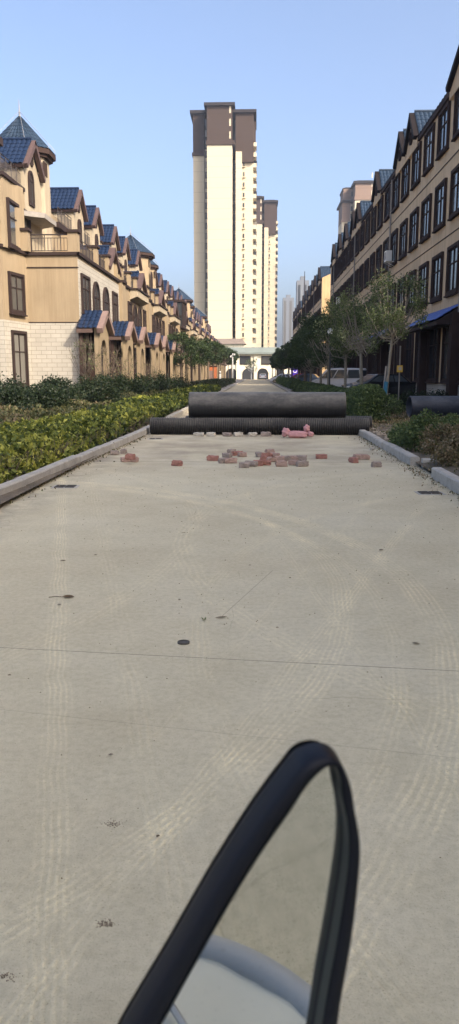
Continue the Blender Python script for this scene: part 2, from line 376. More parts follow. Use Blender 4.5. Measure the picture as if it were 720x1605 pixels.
# ------------------------------------------------------------------ mesh helpers
class MB:
    def __init__(s): s.v = []; s.f = []
    def add(s, vs, fs):
        o = len(s.v); s.v += [tuple(p) for p in vs]; s.f += [tuple(i + o for i in f) for f in fs]; return s
    def box(s, x0, x1, y0, y1, z0, z1):
        return s.add([(x0, y0, z0), (x1, y0, z0), (x1, y1, z0), (x0, y1, z0), (x0, y0, z1), (x1, y0, z1), (x1, y1, z1), (x0, y1, z1)],
                     [(0, 3, 2, 1), (4, 5, 6, 7), (0, 1, 5, 4), (1, 2, 6, 5), (2, 3, 7, 6), (3, 0, 4, 7)])
    def prism(s, pts, axis, a, b):
        """closed 2-D outline extruded along axis from a to b; outline coords are the other two axes in order"""
        def mk(p, t):
            if axis == 'x': return (t, p[0], p[1])
            if axis == 'y': return (p[0], t, p[1])
            return (p[0], p[1], t)
        n = len(pts)
        vs = [mk(p, a) for p in pts] + [mk(p, b) for p in pts]
        return s.add(vs, [tuple(range(n))[::-1], tuple(range(n, 2 * n))] + [(i, (i + 1) % n, n + (i + 1) % n, n + i) for i in range(n)])
    def ring(s, outer, inner, axis, a, b):
        def mk(p, t):
            if axis == 'x': return (t, p[0], p[1])
            if axis == 'y': return (p[0], t, p[1])
            return (p[0], p[1], t)
        n = len(outer)
        vs = [mk(p, a) for p in outer] + [mk(p, a) for p in inner] + [mk(p, b) for p in outer] + [mk(p, b) for p in inner]
        fs = []
        for i in range(n):
            j = (i + 1) % n
            fs += [(i, j, n + j, n + i), (2 * n + i, 3 * n + i, 3 * n + j, 2 * n + j), (i, 2 * n + i, 2 * n + j, j), (n + i, n + j, 3 * n + j, 3 * n + i)]
        return s.add(vs, fs)
    def tube(s, path, radii, seg=8, cap=True):
        path = [Vector(p) for p in path]
        if not hasattr(radii, '__len__'): radii = [radii] * len(path)
        vs = []; n = len(path)
        ref = None
        for i, p in enumerate(path):
            t = (path[min(i + 1, n - 1)] - path[max(i - 1, 0)]).normalized()
            if ref is None:
                ref = Vector((1, 0, 0)) if abs(t.x) < 0.8 else Vector((0, 1, 0))
            u = (ref - t * ref.dot(t)).normalized(); ref = u; v = t.cross(u)
            for k in range(seg):
                a = 2 * PI * k / seg
                vs.append(p + (u * math.cos(a) + v * math.sin(a)) * radii[i])
        fs = []
        for i in range(n - 1):
            for k in range(seg):
                k2 = (k + 1) % seg
                fs.append((i * seg + k, i * seg + k2, (i + 1) * seg + k2, (i + 1) * seg + k))
        if cap: fs += [tuple(range(seg))[::-1], tuple(range((n - 1) * seg, n * seg))]
        return s.add(vs, fs)
    def grid(s, fn, nu, nv):
        vs = [fn(i / nu, j / nv) for j in range(nv + 1) for i in range(nu + 1)]
        return s.add(vs, [(j * (nu + 1) + i, j * (nu + 1) + i + 1, (j + 1) * (nu + 1) + i + 1, (j + 1) * (nu + 1) + i) for j in range(nv) for i in range(nu)])
    def mesh(s, name, mat, smooth=False):
        me = bpy.data.meshes.new(name); me.from_pydata(s.v, [], s.f); me.update()
        import bmesh
        b = bmesh.new(); b.from_mesh(me); bmesh.ops.recalc_face_normals(b, faces=b.faces); b.to_mesh(me); b.free()
        me.materials.append(MATS[mat])
        if smooth: me.polygons.foreach_set('use_smooth', [True] * len(me.polygons))
        return me
    def build(s, name, mat, parent=None, smooth=False, loc=None):
        o = bpy.data.objects.new(name, s.mesh(name, mat, smooth)); COL.objects.link(o)
        if parent: o.parent = parent
        if loc is not None: o.location = loc
        return o

def child(name, me, parent, loc=(0, 0, 0), rz=0, scale=None):
    o = bpy.data.objects.new(name, me); COL.objects.link(o); o.parent = parent
    o.location = loc; o.rotation_euler = (0, 0, rz)
    if scale: o.scale = scale
    return o
def tag(o, label=None, cat=None, group=None, kind=None):
    if label: o['label'] = label
    if cat: o['category'] = cat
    if group: o['group'] = group
    if kind: o['kind'] = kind
    return o
def empty(name, loc=(0, 0, 0), rz=0, label=None, cat=None, group=None):
    o = bpy.data.objects.new(name, None); COL.objects.link(o); o.location = loc; o.rotation_euler = (0, 0, rz)
    o.empty_display_size = 0.2
    return tag(o, label, cat, group)
def copy_tree(o, parent=None):
    c = o.copy(); COL.objects.link(c); c.parent = parent
    for ch in list(o.children): copy_tree(ch, c)
    return c
def struct(name, mb, mat, smooth=False):
    return tag(mb.build(name, mat, smooth=smooth), kind='structure')

def leaves_mesh(name, P, size, tint, mat, rng, elong=0.5, updir=0.0):
    """P: (n,3) leaf centres, size (n,), one folded-free rhombus leaf each"""
    n = len(P)
    a = rng.normal(size=(n, 3)); a[:, 2] += updir; a /= np.linalg.norm(a, axis=1, keepdims=True)
    b = rng.normal(size=(n, 3)); b -= a * (a * b).sum(1, keepdims=True); b /= np.linalg.norm(b, axis=1, keepdims=True)
    s = size[:, None]
    V = np.empty((n, 4, 3))
    V[:, 0] = P - a * s * 0.5; V[:, 1] = P + b * s * elong * 0.5; V[:, 2] = P + a * s * 0.5; V[:, 3] = P - b * s * elong * 0.5
    me = bpy.data.meshes.new(name)
    me.vertices.add(4 * n); me.vertices.foreach_set('co', V.reshape(-1))
    me.loops.add(4 * n); me.loops.foreach_set('vertex_index', np.arange(4 * n, dtype=np.int32))
    me.polygons.add(n); me.polygons.foreach_set('loop_start', np.arange(0, 4 * n, 4, dtype=np.int32))
    me.polygons.foreach_set('loop_total', np.full(n, 4, dtype=np.int32))
    me.update(calc_edges=True)
    at = me.attributes.new('tint', 'FLOAT', 'FACE'); at.data.foreach_set('value', np.clip(tint, 0, 1).astype(np.float32))
    me.materials.append(MATS[mat])
    return me

# ------------------------------------------------------------------ the setting
b = MB(); b.add([(-3000, -600, -0.06), (3000, -600, -0.06), (3000, 4500, -0.06), (-3000, 4500, -0.06)], [(0, 1, 2, 3)])
struct('ground', b, 'soil')
b = MB(); b.box(-3.22, 2.78, -60, 219, -0.2, 0.0)
struct('road', b, 'dusty_concrete')
# soil of the planting strips, slightly uneven
def bed(x0, x1, y0, y1, name, seed):
    rng = np.random.default_rng(seed)
    ph = rng.uniform(0, 6, 6)
    def fn(u, v):
        x = x0 + (x1 - x0) * u; y = y0 + (y1 - y0) * v
        z = 0.09 + 0.03 * math.sin(x * 1.7 + ph[0]) + 0.03 * math.sin(y * 0.9 + ph[1]) + 0.02 * math.sin(x * 4 + y * 3 + ph[2])
        if u in (0, 1): z = 0.06
        return (x, y, z)
    bb = MB(); bb.grid(fn, 14, int((y1 - y0) * 1.5)); return struct(name, bb, 'soil', True)
bed(-9.0, -2.96, -10, 70.5, 'planting_bed', 1)
bed(2.74, 9.0, 2, 68.5, 'planting_bed', 2)
b = MB(); b.box(-9.4, -2.93, 71, 219, -0.1, 0.10); struct('pavement', b, 'paved_apron')
b = MB(); b.box(2.76, 9.1, 69, 219, -0.1, 0.10); struct('pavement', b, 'paved_apron')

def kerb(line, wd, h, name='kerb', step=1.0, seed=3):
    """kerb stones laid along a polyline; outer side is to the left of the line direction"""
    rnd = random.Random(seed); bb = MB()
    for (ax, ay), (bx, by) in zip(line[:-1], line[1:]):
        d = Vector((bx - ax, by - ay)); l = d.length; d /= l; nrm = Vector((-d.y, d.x)); n = max(1, round(l / step)); st = l / n
        for k in range(n):
            p = Vector((ax, ay)) + d * (k * st + 0.006); q = Vector((ax, ay)) + d * ((k + 1) * st - 0.006)
            o = rnd.uniform(-0.012, 0.012); hz = h + rnd.uniform(-0.012, 0.012); tz = rnd.uniform(-0.006, 0.006)
            p = p + nrm * o; q = q + nrm * (o + rnd.uniform(-0.01, 0.01))
            c = 0.02
            prof = [(0, -0.1), (0, hz - c), (c, hz), (wd - c, hz), (wd, hz - c), (wd, -0.1)]
            vs = [(p.x + nrm.x * u, p.y + nrm.y * u, z + (tz if z > 0 else 0)) for u, z in prof] + [(q.x + nrm.x * u, q.y + nrm.y * u, z - (tz if z > 0 else 0)) for u, z in prof]
            m_ = len(prof)
            bb.add(vs, [tuple(range(m_))[::-1], tuple(range(m_, 2 * m_))] + [(i, (i + 1) % m_, m_ + (i + 1) % m_, m_ + i) for i in range(m_)])
    return struct(name, bb, 'kerb_stone')
kerb([(-3.3, -20), (-3.14, 9.2), (-3.0, 13), (-2.82, 19.5), (-2.8, 70.9)], 0.15, 0.17)
kerb([(-2.8, 70.9), (-9.2, 70.9)], 0.15, 0.16)
kerb([(-2.8, 71.3), (-2.8, 219)], 0.15, 0.14)
kerb([(2.64, 11.6), (2.64, -20)], 0.16, 0.16, seed=5)
kerb([(2.64, 24.0), (2.64, 13.25)], 0.16, 0.15, seed=6)
kerb([(2.8, 12.95), (3.25, 12.95)], 0.16, 0.15, seed=7)
kerb([(2.64, 68.7), (2.64, 24.2)], 0.16, 0.15, seed=8)
kerb([(8.8, 68.7), (2.66, 68.7)], 0.16, 0.14, seed=9)
kerb([(2.64, 219), (2.64, 69.2)], 0.16, 0.14, seed=9)
# pavers set on the ground beside the pipe end
bb = MB(); rnd = random.Random(4)
for i in range(6):
    for j in range(16):
        x = 2.95 + i * 0.26 + (j % 2) * 0.13; y = 16.5 + j * 0.3
        z = 0.13 + rnd.uniform(-0.01, 0.012)
        if rnd.random() < 0.12: continue
        bb.box(x, x + 0.2, y, y + 0.11, z - 0.08, z)
tag(bb.build('grass_pavers', 'paver'), 'open lattice of small tan pavers beside the end of the ribbed pipe', 'pavers', kind='structure')

# ------------------------------------------------------------------ windows
WC = {}
def arch_out(w_, h_, n=12):
    r = w_ / 2; pts = [(-r, 0), (r, 0)]
    for k in range(n + 1):
        a = PI * k / n; pts.append((r * math.cos(a), h_ - r + r * math.sin(a)))
    return pts
def window_meshes(kind, w_, h_, p=0.12, fr=0.14, fmat='brown_trim'):
    key = (kind, w_, h_, p, fr, fmat)
    if key in WC: return WC[key]
    f = MB(); g = MB()
    if kind == 'arch':
        o = arch_out(w_, h_); i = arch_out(w_ - 2 * fr, h_ - 2 * fr); i = [(a, b_ + fr) for a, b_ in i]
        f.ring(o, i, 'y', -p, 0.03)
        g.prism(i, 'y', -0.035, 0.02)
        f.box(-0.03, 0.03, -0.075, -0.03, fr, h_ - fr - 0.02)
        f.box(-w_ / 2 + fr, w_ / 2 - fr, -0.07, -0.03, h_ - w_ / 2 - 0.03, h_ - w_ / 2 + 0.03)
    elif kind == 'round':
        o = [(w_ / 2 * math.cos(2 * PI * k / 16), w_ / 2 + w_ / 2 * math.sin(2 * PI * k / 16)) for k in range(16)]
        i = [(x * 0.68, (z - w_ / 2) * 0.68 + w_ / 2) for x, z in o]
        f.ring(o, i, 'y', -p, 0.03); g.prism(i, 'y', -0.03, 0.02)
        f.box(-0.02, 0.02, -0.06, -0.03, w_ * 0.16, w_ * 0.84)
    else:
        r = w_ / 2
        o = [(-r, 0), (r, 0), (r, h_), (-r, h_)]; i = [(-r + fr, fr), (r - fr, fr), (r - fr, h_ - fr), (-r + fr, h_ - fr)]
        f.ring(o, i, 'y', -p, 0.03)
        # stepped inner reveal
        i2 = [(-r + fr + 0.06, fr + 0.06), (r - fr - 0.06, fr + 0.06), (r - fr - 0.06, h_ - fr - 0.06), (-r + fr + 0.06, h_ - fr - 0.06)]
        f.ring(i, i2, 'y', -p * 0.55, 0.02)
        g.prism(i2, 'y', -0.03, 0.015)
        f.box(-0.03, 0.03, -0.07, -0.025, fr + 0.06, h_ - fr - 0.06)
        f.box(-r + fr + 0.06, r - fr - 0.06, -0.065, -0.025, h_ * 0.62, h_ * 0.62 + 0.05)
        f.box(-r - 0.04, r + 0.04, -p - 0.05, 0.0, -0.07, 0.0)
    WC[key] = (f.mesh('window', fmat), g.mesh('pane', 'window_glass'))
    return WC[key]
def window(parent, kind, w_, h_, loc, rz, p=0.12, fr=0.14, fmat='brown_trim', name='window'):
    f, g = window_meshes(kind, w_, h_, p, fr, fmat)
    o = child(name, f, parent, loc, rz); child('pane', g, o)
    return o
FR, FL, FF = rad(90), rad(-90), 0.0      # facing +X, facing -X, facing -Y

# ------------------------------------------------------------------ tiled roofs
def tiles(mb, a, b_, c, d, period=0.24, rows=0.34, amp=0.045, thick=0.06):
    """tiled slope: a,b_ along the eave, d,c along the ridge (a-d and b_-c go up the slope)"""
    a, b_, c, d = map(Vector, (a, b_, c, d))
    nrm = (b_ - a).cross(d - a)
    if nrm.length < 1e-6: nrm = (b_ - a).cross(c - a)
    nrm.normalize()
    if nrm.z < 0: nrm = -nrm
    lu = (b_ - a).length; lv = max((d - a).length, (c - b_).length)
    nu = max(4, int(lu / period)) * 4; nr = max(2, int(lv / rows)); 
    per = nu / 4
    def fn(u, v):
        p = (a * (1 - u) + b_ * u) * (1 - v) + (d * (1 - u) + c * u) * v
        return p + nrm * (amp * abs(math.sin(PI * per * u)) + 0.02 * (1 - (v * nr) % 1.0) + thick)
    vs = []
    vv = []
    for r in range(nr): vv += [r / nr, (r + 0.98) / nr]
    vv.append(1.0)
    for v in vv:
        for i in range(nu + 1): vs.append(fn(i / nu, v))
    m_ = len(vv) - 1
    mb.add(vs, [(j * (nu + 1) + i, j * (nu + 1) + i + 1, (j + 1) * (nu + 1) + i + 1, (j + 1) * (nu + 1) + i) for j in range(m_) for i in range(nu)])
def slab(mb, a, b_, c, d, t):
    a, b_, c, d = map(Vector, (a, b_, c, d)); n = (b_ - a).cross(d - a).normalized()
    if n.z < 0: n = -n
    dn = -n * t
    mb.add([a, b_, c, d, a + dn, b_ + dn, c + dn, d + dn], [(0, 1, 2, 3), (7, 6, 5, 4), (0, 4, 5, 1), (1, 5, 6, 2), (2, 6, 7, 3), (3, 7, 4, 0)])

def gable(parent, xf, xb, yc, hw, ze, zr, over=0.25, front=0.3, wall='pale_stucco', tile='blue_tile', fascia='pink_fascia', sgn=1, zb=None, name='dormer', fw=0.45):
    """gable with its ridge along X. xf: front plane, xb: back end; sgn=+1 faces +X, -1 faces -X. Returns the dormer wall part"""
    zb = ze - 1.0 if zb is None else zb
    m_ = MB(); m_.prism([(yc - hw, zb), (yc + hw, zb), (yc + hw, ze), (yc, zr), (yc - hw, ze)], 'x', xb, xf)
    w_ = m_.build(name, wall, parent)
    sl = (zr - ze) / hw; ov = over
    r = MB(); s2 = MB()
    x1 = xf + sgn * front
    zt = 0.10
    for sy in (-1, 1):
        e0 = (xb, yc + sy * (hw + ov), ze - sl * ov + zt); e1 = (x1 - sgn * fw, yc + sy * (hw + ov), ze - sl * ov + zt)
        t0 = (xb, yc, zr + zt); t1 = (x1 - sgn * fw, yc, zr + zt)
        tiles(r, e0, e1, t1, t0)
        f1 = (x1, yc + sy * (hw + ov), ze - sl * ov + zt + 0.05); f2 = (x1, yc, zr + zt + 0.05)
        f0 = (x1 - sgn * fw, yc + sy * (hw + ov), ze - sl * ov + zt + 0.05); f3 = (x1 - sgn * fw, yc, zr + zt + 0.05)
        slab(s2, f0, f1, f2, f3, 0.24)
        slab(s2, (xb, e0[1], e0[2] + 0.02), (x1 - sgn * fw, e0[1], e0[2] + 0.02), (x1 - sgn * fw, yc + sy * (hw - 0.05), ze + sl * 0.05 + zt), (xb, yc + sy * (hw - 0.05), ze + sl * 0.05 + zt), 0.16)
    r.tube([(xb, yc, zr + zt + 0.12), (x1 - sgn * fw, yc, zr + zt + 0.12)], 0.09, 8)
    r.build('roof', tile, w_); s2.build('fascia', fascia, w_)
    return w_

def railing_mb(p0, p1, z, h=0.85, step=0.16):
    p0 = Vector(p0); p1 = Vector(p1); d = p1 - p0; l = d.length; n = max(2, int(l / step)); mb = MB()
    def bar(a, b_, r): mb.tube([a, b_], r, 4)
    a = Vector((p0.x, p0.y, z)); c = Vector((p1.x, p1.y, z))
    for zz, r in ((h, 0.03), (h - 0.16, 0.018), (0.08, 0.02)): bar(a + Vector((0, 0, zz)), c + Vector((0, 0, zz)), r)
    for k in range(n + 1):
        q = a.lerp(c, k / n); bar(q + Vector((0, 0, 0.08)), q + Vector((0, 0, h - 0.16 if k % 5 else h)), 0.012 if k % 5 else 0.022)
    return mb
def pier(parent, x, y, z, s=0.5, h=0.95, wall='tan_stucco'):
    m_ = MB(); m_.box(x - s / 2, x + s / 2, y - s / 2, y + s / 2, z, z + h); p = m_.build('pillar', wall, parent)
    c = MB(); c.box(x - s / 2 - 0.09, x + s / 2 + 0.09, y - s / 2 - 0.09, y + s / 2 + 0.09, z + h, z + h + 0.13); c.build('pillar_cap', 'brown_trim', p)

XF, XU = -9.0, -11.8         # street front, upper setback front of the left row
ZB, ZL = 4.1, 7.42

def porch(parent, yc, hw=1.45, wall='tan_stucco', xf=-7.95):
    # front wall with an arched opening
    r = 0.8; zt = 2.6
    n = 10
    m_ = MB()
    outl = [(yc - hw + 0.1, 0), (yc - r, 0)] + [(yc - r * math.cos(PI * k / n), zt - 0.1 + r * math.sin(PI * k / n)) for k in range(n + 1)] + [(yc + r, 0), (yc + hw - 0.1, 0), (yc + hw - 0.1, 3.85), (yc, 4.62), (yc - hw + 0.1, 3.85)]
    # split in two halves so that the outline stays simple
    left = [(yc - hw + 0.1, 0), (yc - r, 0)] + [(yc - r * math.cos(PI * k / n / 2), zt - 0.1 + r * math.sin(PI * k / n / 2)) for k in range(n + 1)] + [(yc, 4.62), (yc - hw + 0.1, 3.85)]
    right = [(2 * yc - a, b_) for a, b_ in left]
    m_.prism(left, 'x', xf - 0.22, xf); m_.prism(right, 'x', xf - 0.22, xf)
    pw = m_.build('porch', wall, parent)
    rf = MB(); fs = MB(); sl = 0.77 / (hw - 0.1)
    for sy in (-1, 1):
        ye = yc + sy * (hw + 0.25); z0 = 3.85 - sl * 0.35 + 0.08; z1 = 4.70
        tiles(rf, (-9.0, ye, z0), (xf - 0.02, ye, z0), (xf - 0.02, yc, z1), (-9.0, yc, z1), 0.26)
        slab(fs, (xf - 0.02, ye, z0 + 0.06), (xf + 0.28, ye, z0 + 0.06), (xf + 0.28, yc, z1 + 0.06), (xf - 0.02, yc, z1 + 0.06), 0.26)
        slab(fs, (-9.0, ye, z0 + 0.02), (xf - 0.25, ye, z0 + 0.02), (xf - 0.25, yc, z1 - 0.0), (-9.0, yc, z1 - 0.0), 0.2)
    rf.build('roof', 'blue_tile', pw); fs.build('fascia', 'pink_fascia', pw)
    d = MB(); d.box(-9.0, -8.93, yc - 0.95, yc + 0.95, 0.1, 3.0); d.box(-8.93, -8.9, yc - 0.03, yc + 0.03, 0.1, 2.9)
    for sy in (-1, 1): d.box(-8.93, -8.895, yc + sy * 0.45 - 0.3, yc + sy * 0.45 + 0.3, 0.4, 2.2)
    d.build('door', 'dark_trim', parent)
    for sy in (-1, 1):
        y_ = yc + sy * (hw - 0.22); dp = MB(); dp.box(-8.96, -8.72, y_ - 0.12, y_ + 0.12, 0, 3.75); dp.build('door_column', 'dark_trim', parent)

def turret(parent, x, y, ze=13.75, za=16.0, r=2.25, zb=8.0, wall='pale_stucco'):
    def octa(rr, rot=PI / 8): return [(x + rr * math.cos(rot + k * PI / 4), y + rr * math.sin(rot + k * PI / 4)) for k in range(8)]
    m_ = MB(); m_.prism(octa(r * 0.9), 'z', zb, ze); t = m_.build('turret', wall, parent)
    e = MB(); e.prism(octa(r * 1.03), 'z', ze - 0.25, ze - 0.1); e.prism(octa(r * 1.13), 'z', ze - 0.1, ze + 0.15); e.build('eave', 'dark_trim', t)
    rf = MB(); o = octa(r * 1.12)
    for k in range(8):
        a = (*o[k], ze + 0.16); b_ = (*o[(k + 1) % 8], ze + 0.16); tp = (x, y, za)
        tiles(rf, a, b_, tp, tp, 0.26, 0.33, 0.04, 0.0)
    rf.build('roof', 'pale_blue_tile', t)
    fn = MB(); fn.tube([(x, y, za - 0.1), (x, y, za + 0.3), (x, y, za + 0.85)], [0.07, 0.035, 0.012], 6)
    for k in (0, 2, 4, 6, 7):
        a = PI / 8 + k * PI / 4
        fn.tube([(x, y, za + 0.25), (x + r * 1.1 * math.cos(a), y + r * 1.1 * math.sin(a), ze + 0.45), (x + r * 1.1 * math.cos(a), y + r * 1.1 * math.sin(a), ze + 0.15)], 0.013, 4)
    fn.build('lightning_rod', 'glazing_wire', t)
    s = MB()
    for k in range(3): s.box(x + r * 0.83, x + r * 0.83 + 0.06, y - 0.75 + k * 0.28, y - 0.63 + k * 0.28, ze - 1.15, ze - 0.45)
    s.build('vent_slot', 'dark_trim', t)

def house(y0, ln, has_turret, first=False, label=''):
    """one terrace house of the left row, local frame: origin on the ground at the front plane, y along the street"""
    t = empty('terrace_house', (0, y0, 0), 0, label, 'house', 'terrace houses along the left kerb')
    wall = 'tan_stucco'
    X0 = -16.5
    m_ = MB()
    if first:
        m_.box(X0, XF, 0, ln, 0, ZL)
        m_.box(-9.0 - 0.0, -9.0, 0, 0.01, 0, 0.01) if False else None
        m_.box(X0, XU - 0.003, 0.7, ln, ZL, 10.6)
        # projecting bay at the end wall
        m_.prism([(X0, -2.6), (-12.05, -2.6), (-11.6, 0.001), (X0, 0.001)], 'z', 0, 10.6)
        m_.box(X0, XU - 0.006, -2.55, 0.7, ZL + 0.003, 10.6)
    else:
        m_.box(X0, XF, 0, ln, 0, ZL)
        m_.box(X0, XU, 0, ln, ZL, 10.4)
        # slightly projecting pier at the party wall
        m_.box(XF, XF + 0.25, 0.0, 1.3, 0, ZL)
    body = m_.build('wall', wall, t)
    # brick
    bk = MB()
    if first:
        bk.box(XF, XF + 0.03, 0.0, ln, 0, ZL - 0.2)                   # full white brick street front
        bk.box(-11.57, XF + 0.03, -0.03, 0.0, 0, ZB)                   # end wall base
        bk.prism([(X0, -2.63), (-12.03, -2.63), (-11.57, -0.03), (-11.57, 0.0), (-11.6, 0.0), (-12.07, -2.598), (X0, -2.598)], 'z', 0, ZB)
    else:
        bk.box(XF, XF + 0.03, 1.3, ln, 0, 0.9)
    bk.build('brick_facing', 'white_brick', t)
    # ledges
    lg = MB()
    if first:
        lg.box(-11.6, XF + 0.12, -0.12, 0.0, ZL - 0.02, ZL + 0.13); lg.box(XF, XF + 0.14, -0.12, ln, ZL - 0.02, ZL + 0.13)
        lg.prism([(X0, -2.75), (-11.95, -2.75), (-11.48, -0.12), (-11.6, -0.12), (-12.06, -2.62), (X0, -2.62)], 'z', ZL - 0.02, ZL + 0.13)
        lg.box(-11.57, XF + 0.05, -0.05, 0.0, ZL - 0.62, ZL - 0.58); lg.box(-11.6, XF + 0.04, -0.045, 0.0, ZB, ZB + 0.05)
        lg.box(X0, XU + 0.1, -2.72, 0.75, 10.58, 10.75)
    else:
        lg.box(XF, XF + 0.14, 1.3, ln, ZL - 0.02, ZL + 0.13); lg.box(XF, XF + 0.37, -0.02, 1.3, ZL - 0.02, ZL + 0.13)
        lg.box(XF + 0.03, XF + 0.31, 0.0, ln, 0.9, 1.0)
    lg.build('ledge', 'brown_trim', t)
    # parapet band with projecting balcony
    if not first:
        bc = MB(); bc.prism([(XF, 6.75), (XF + 0.55, 6.95), (XF + 0.55, 7.4), (XF, 7.4)], 'y', 4.6, 10.4); bc.build('balcony', 'pale_stucco', t)
        lb = MB(); lb.box(XF + 0.14, XF + 0.65, 4.5, 10.5, ZL, ZL + 0.11); lb.build('balcony_ledge', 'brown_trim', t)
    # front windows
    if first:
        for k, y_, a, b_ in (('rect', 1.4, 2.0, 1.95), ('arch', 4.1, 1.75, 1.95), ('arch', 6.9, 1.75, 1.95), ('rect', 9.9, 1.7, 1.95)):
            window(t, k, a, b_, (XF + 0.03, y_, 4.65), FR, 0.1)
        window(t, 'rect', 1.5, 2.6, (XF + 0.03, 4.9, 0.9), FR, 0.1)
        window(t, 'rect', 1.5, 2.6, (XF + 0.03, 7.0, 0.9), FR, 0.1)
        # on the slanting side of the bay
        ang = math.atan2(0.45, 2.6)
        for z_, h_ in ((0.9, 2.75), (4.45, 1.95)):
            window(t, 'rect', 1.55, h_, (-11.81, -1.25, z_), FR - ang, 0.12)
        window(t, 'rect', 1.2, 2.6, (-12.95, -2.63, 0.9), FF, 0.12); window(t, 'rect', 1.2, 1.9, (-12.95, -2.6, 4.5), FF, 0.12)
        # wide terrace door and its canopy on the upper block
        window(t, 'rect', 3.6, 2.2, (XU, -0.35, ZL + 0.1), FR, 0.12)
        cs = MB(); cs.prism([(XU, 0.1), (XU + 1.0, 0.9), (XU + 1.0, 3.2), (XU, 3.9)], 'z', 9.35, 9.6); cs.build('canopy', 'grey_slab', t)
        window(t, 'arch', 0.95, 1.75, (XU, 2.0, 9.75 + 0.4), FR, 0.1)
        window(t, 'round', 0.6, 0.6, (XU, 2.3, 12.15), FR, 0.08)
    else:
        for k, y_, a, b_ in (('rect', 4.3, 1.6, 2.0), ('arch', 6.6, 1.7, 2.0), ('arch', 8.9, 1.7, 2.0), ('rect', 11.5, 1.4, 2.0)):
            window(t, k, a, b_, (XF, y_, 4.55), FR, 0.1)
        window(t, 'rect', 1.5, 2.4, (XF + 0.03, 6.3, 1.05), FR, 0.1); window(t, 'rect', 1.5, 2.4, (XF + 0.03, 8.5, 1.05), FR, 0.1)
    if first: porch(t, 0.85); porch(t, 9.2)
    else: porch(t, 3.1); porch(t, 11.1)
    # terrace railing and piers
    z = ZL + 0.13; xr = XF - 0.18
    if first:
        for y_ in (0.25, 5.0, 8.4, 11.2): pier(t, XF - 0.22, y_, z)
        for a, c in ((0.5, 4.75), (5.25, 8.15)): railing_mb((xr, a), (xr, c), z).build('railing', 'iron', t)
        railing_mb((-11.45, 0.05), (XF - 0.5, 0.05), z).build('railing', 'iron', t)
        pier(t, -11.55, -0.25, z, 0.45); pier(t, -12.35, -2.35, z, 0.5)
        railing_mb((-16.2, -2.5), (-12.65, -2.5), z).build('railing', 'iron', t)
        railing_mb((XU - 0.1, -2.4), (XU - 0.1, 0.65), 10.75).build('railing', 'iron', t)
        m_ = MB(); m_.box(-14.2, -12.3, -2.5, -2.2, 10.75, 12.2); m_.box(-14.4, -12.1, -2.7, -1.2, 12.2, 12.55); m_.build('roof_canopy', 'brown_trim', t)
        # stepped parapet wall on the terrace
        m_ = MB(); m_.prism([(-11.2, 7.5), (-9.7, 7.5), (-9.7, 8.5), (-10.2, 8.55), (-10.7, 9.3), (-11.2, 9.35)], 'y', 5.6, 5.8); m_.build('parapet', wall, t)
    else:
        for y_ in (0.4, 1.5, 4.6, 7.5): pier(t, XF - 0.15, y_, z, 0.45)
        for a, c in ((1.75, 4.35), (4.85, 7.25)): railing_mb((xr, a), (xr, c), z).build('railing', 'iron', t)
        m_ = MB(); m_.box(XU, XF - 0.1, 2.2, 2.4, ZL, 8.9); m_.prism([(XU, 8.9), (-10.2, 8.9), (XU, 9.9)], 'y', 2.2, 2.4); m_.build('parapet', wall, t)
    # small street-side gable above the second floor
    gy = 10.2 if first else 11.0
    gable(t, XF - 0.15, XU - 0.1, gy, 1.7, 8.0, 9.2, 0.25, 0.3, wall='pale_stucco', zb=ZL, name='gable', fascia='mauve_fascia', fw=0.4)
    # dormers on the setback line
    def dormer(yc, win=True):
        gable(t, XU + 0.02, X0 + 1, yc, 1.45, 12.0, 13.3, 0.28, 0.3, wall='pale_stucco', zb=ZL + 0.5, fascia='mauve_fascia', fw=0.22)
        if win:
            window(t, 'arch', 0.95, 1.9, (XU + 0.02, yc, 9.7), FR, 0.1); window(t, 'round', 0.6, 0.6, (XU + 0.02, yc, 12.0), FR, 0.08)
    if first:
        dormer(2.3, False)
        m_ = MB(); m_.box(X0, XU + 0.01, 3.75, 5.75, ZL, 13.2); m_.build('upper_wall', 'pale_stucco', t)
        turret(t, -13.0, 4.8, 13.35, 15.4, 1.66)
        window(t, 'arch', 0.95, 1.95, (XU, 5.2, 9.9), FR, 0.1)
        railing_mb((XU + 0.25, 6.6), (XU + 0.25, 9.9), 10.2).build('railing', 'iron', t)
        bx = MB(); bx.box(XU, XU + 0.35, 6.4, 10.9, 9.9, 10.2); bx.build('balcony', 'brown_trim', t)
    elif has_turret:
        dormer(1.5); turret(t, -13.2, 6.7, 13.65, 15.8, 2.3, ZL + 0.5, wall)
        turret(t, -12.3, 9.6, 12.9, 14.4, 1.5, ZL + 0.5, wall)
        window(t, 'arch', 0.9, 1.9, (-11.1, 6.7, 10.2), FR, 0.1)
    else:
        dormer(1.5); dormer(7.0)
        m_ = MB(); m_.box(XU, XU + 0.9, 3.6, 5.4, 9.9, 10.15); m_.build('canopy', 'grey_slab', t)
        railing_mb((XU - 0.1, 3.1), (XU - 0.1, 5.4), 10.4).build('railing', 'iron', t)
        pier(t, XU - 0.25, 9.3, 10.4, 0.45)
    # main roof behind
    rf = MB(); zr = 12.6 if not first else 12.3
    ya = 6.2 if first else 0
    tiles(rf, (XU - 0.5, ya, 10.45), (XU - 0.5, ln, 10.45), (X0 + 1.6, ln, zr), (X0 + 1.6, ya, zr), 0.3, 0.45)
    tiles(rf, (X0 - 0.3, ya, 10.6), (X0 - 0.3, ln, 10.6), (X0 + 1.6, ln, zr), (X0 + 1.6, ya, zr), 0.3, 0.45)
    rf.build('main_roof', 'pale_blue_tile', t)
    return t
H0 = 39.9; HP = 12.7
house(H0, 11.6, True, True, 'nearest terrace house, its white brick front and tan end wall facing the camera')
pl_ = house(H0 + 11.6, HP, False, False, 'tan terrace house with two dormers, next beyond the white brick house')
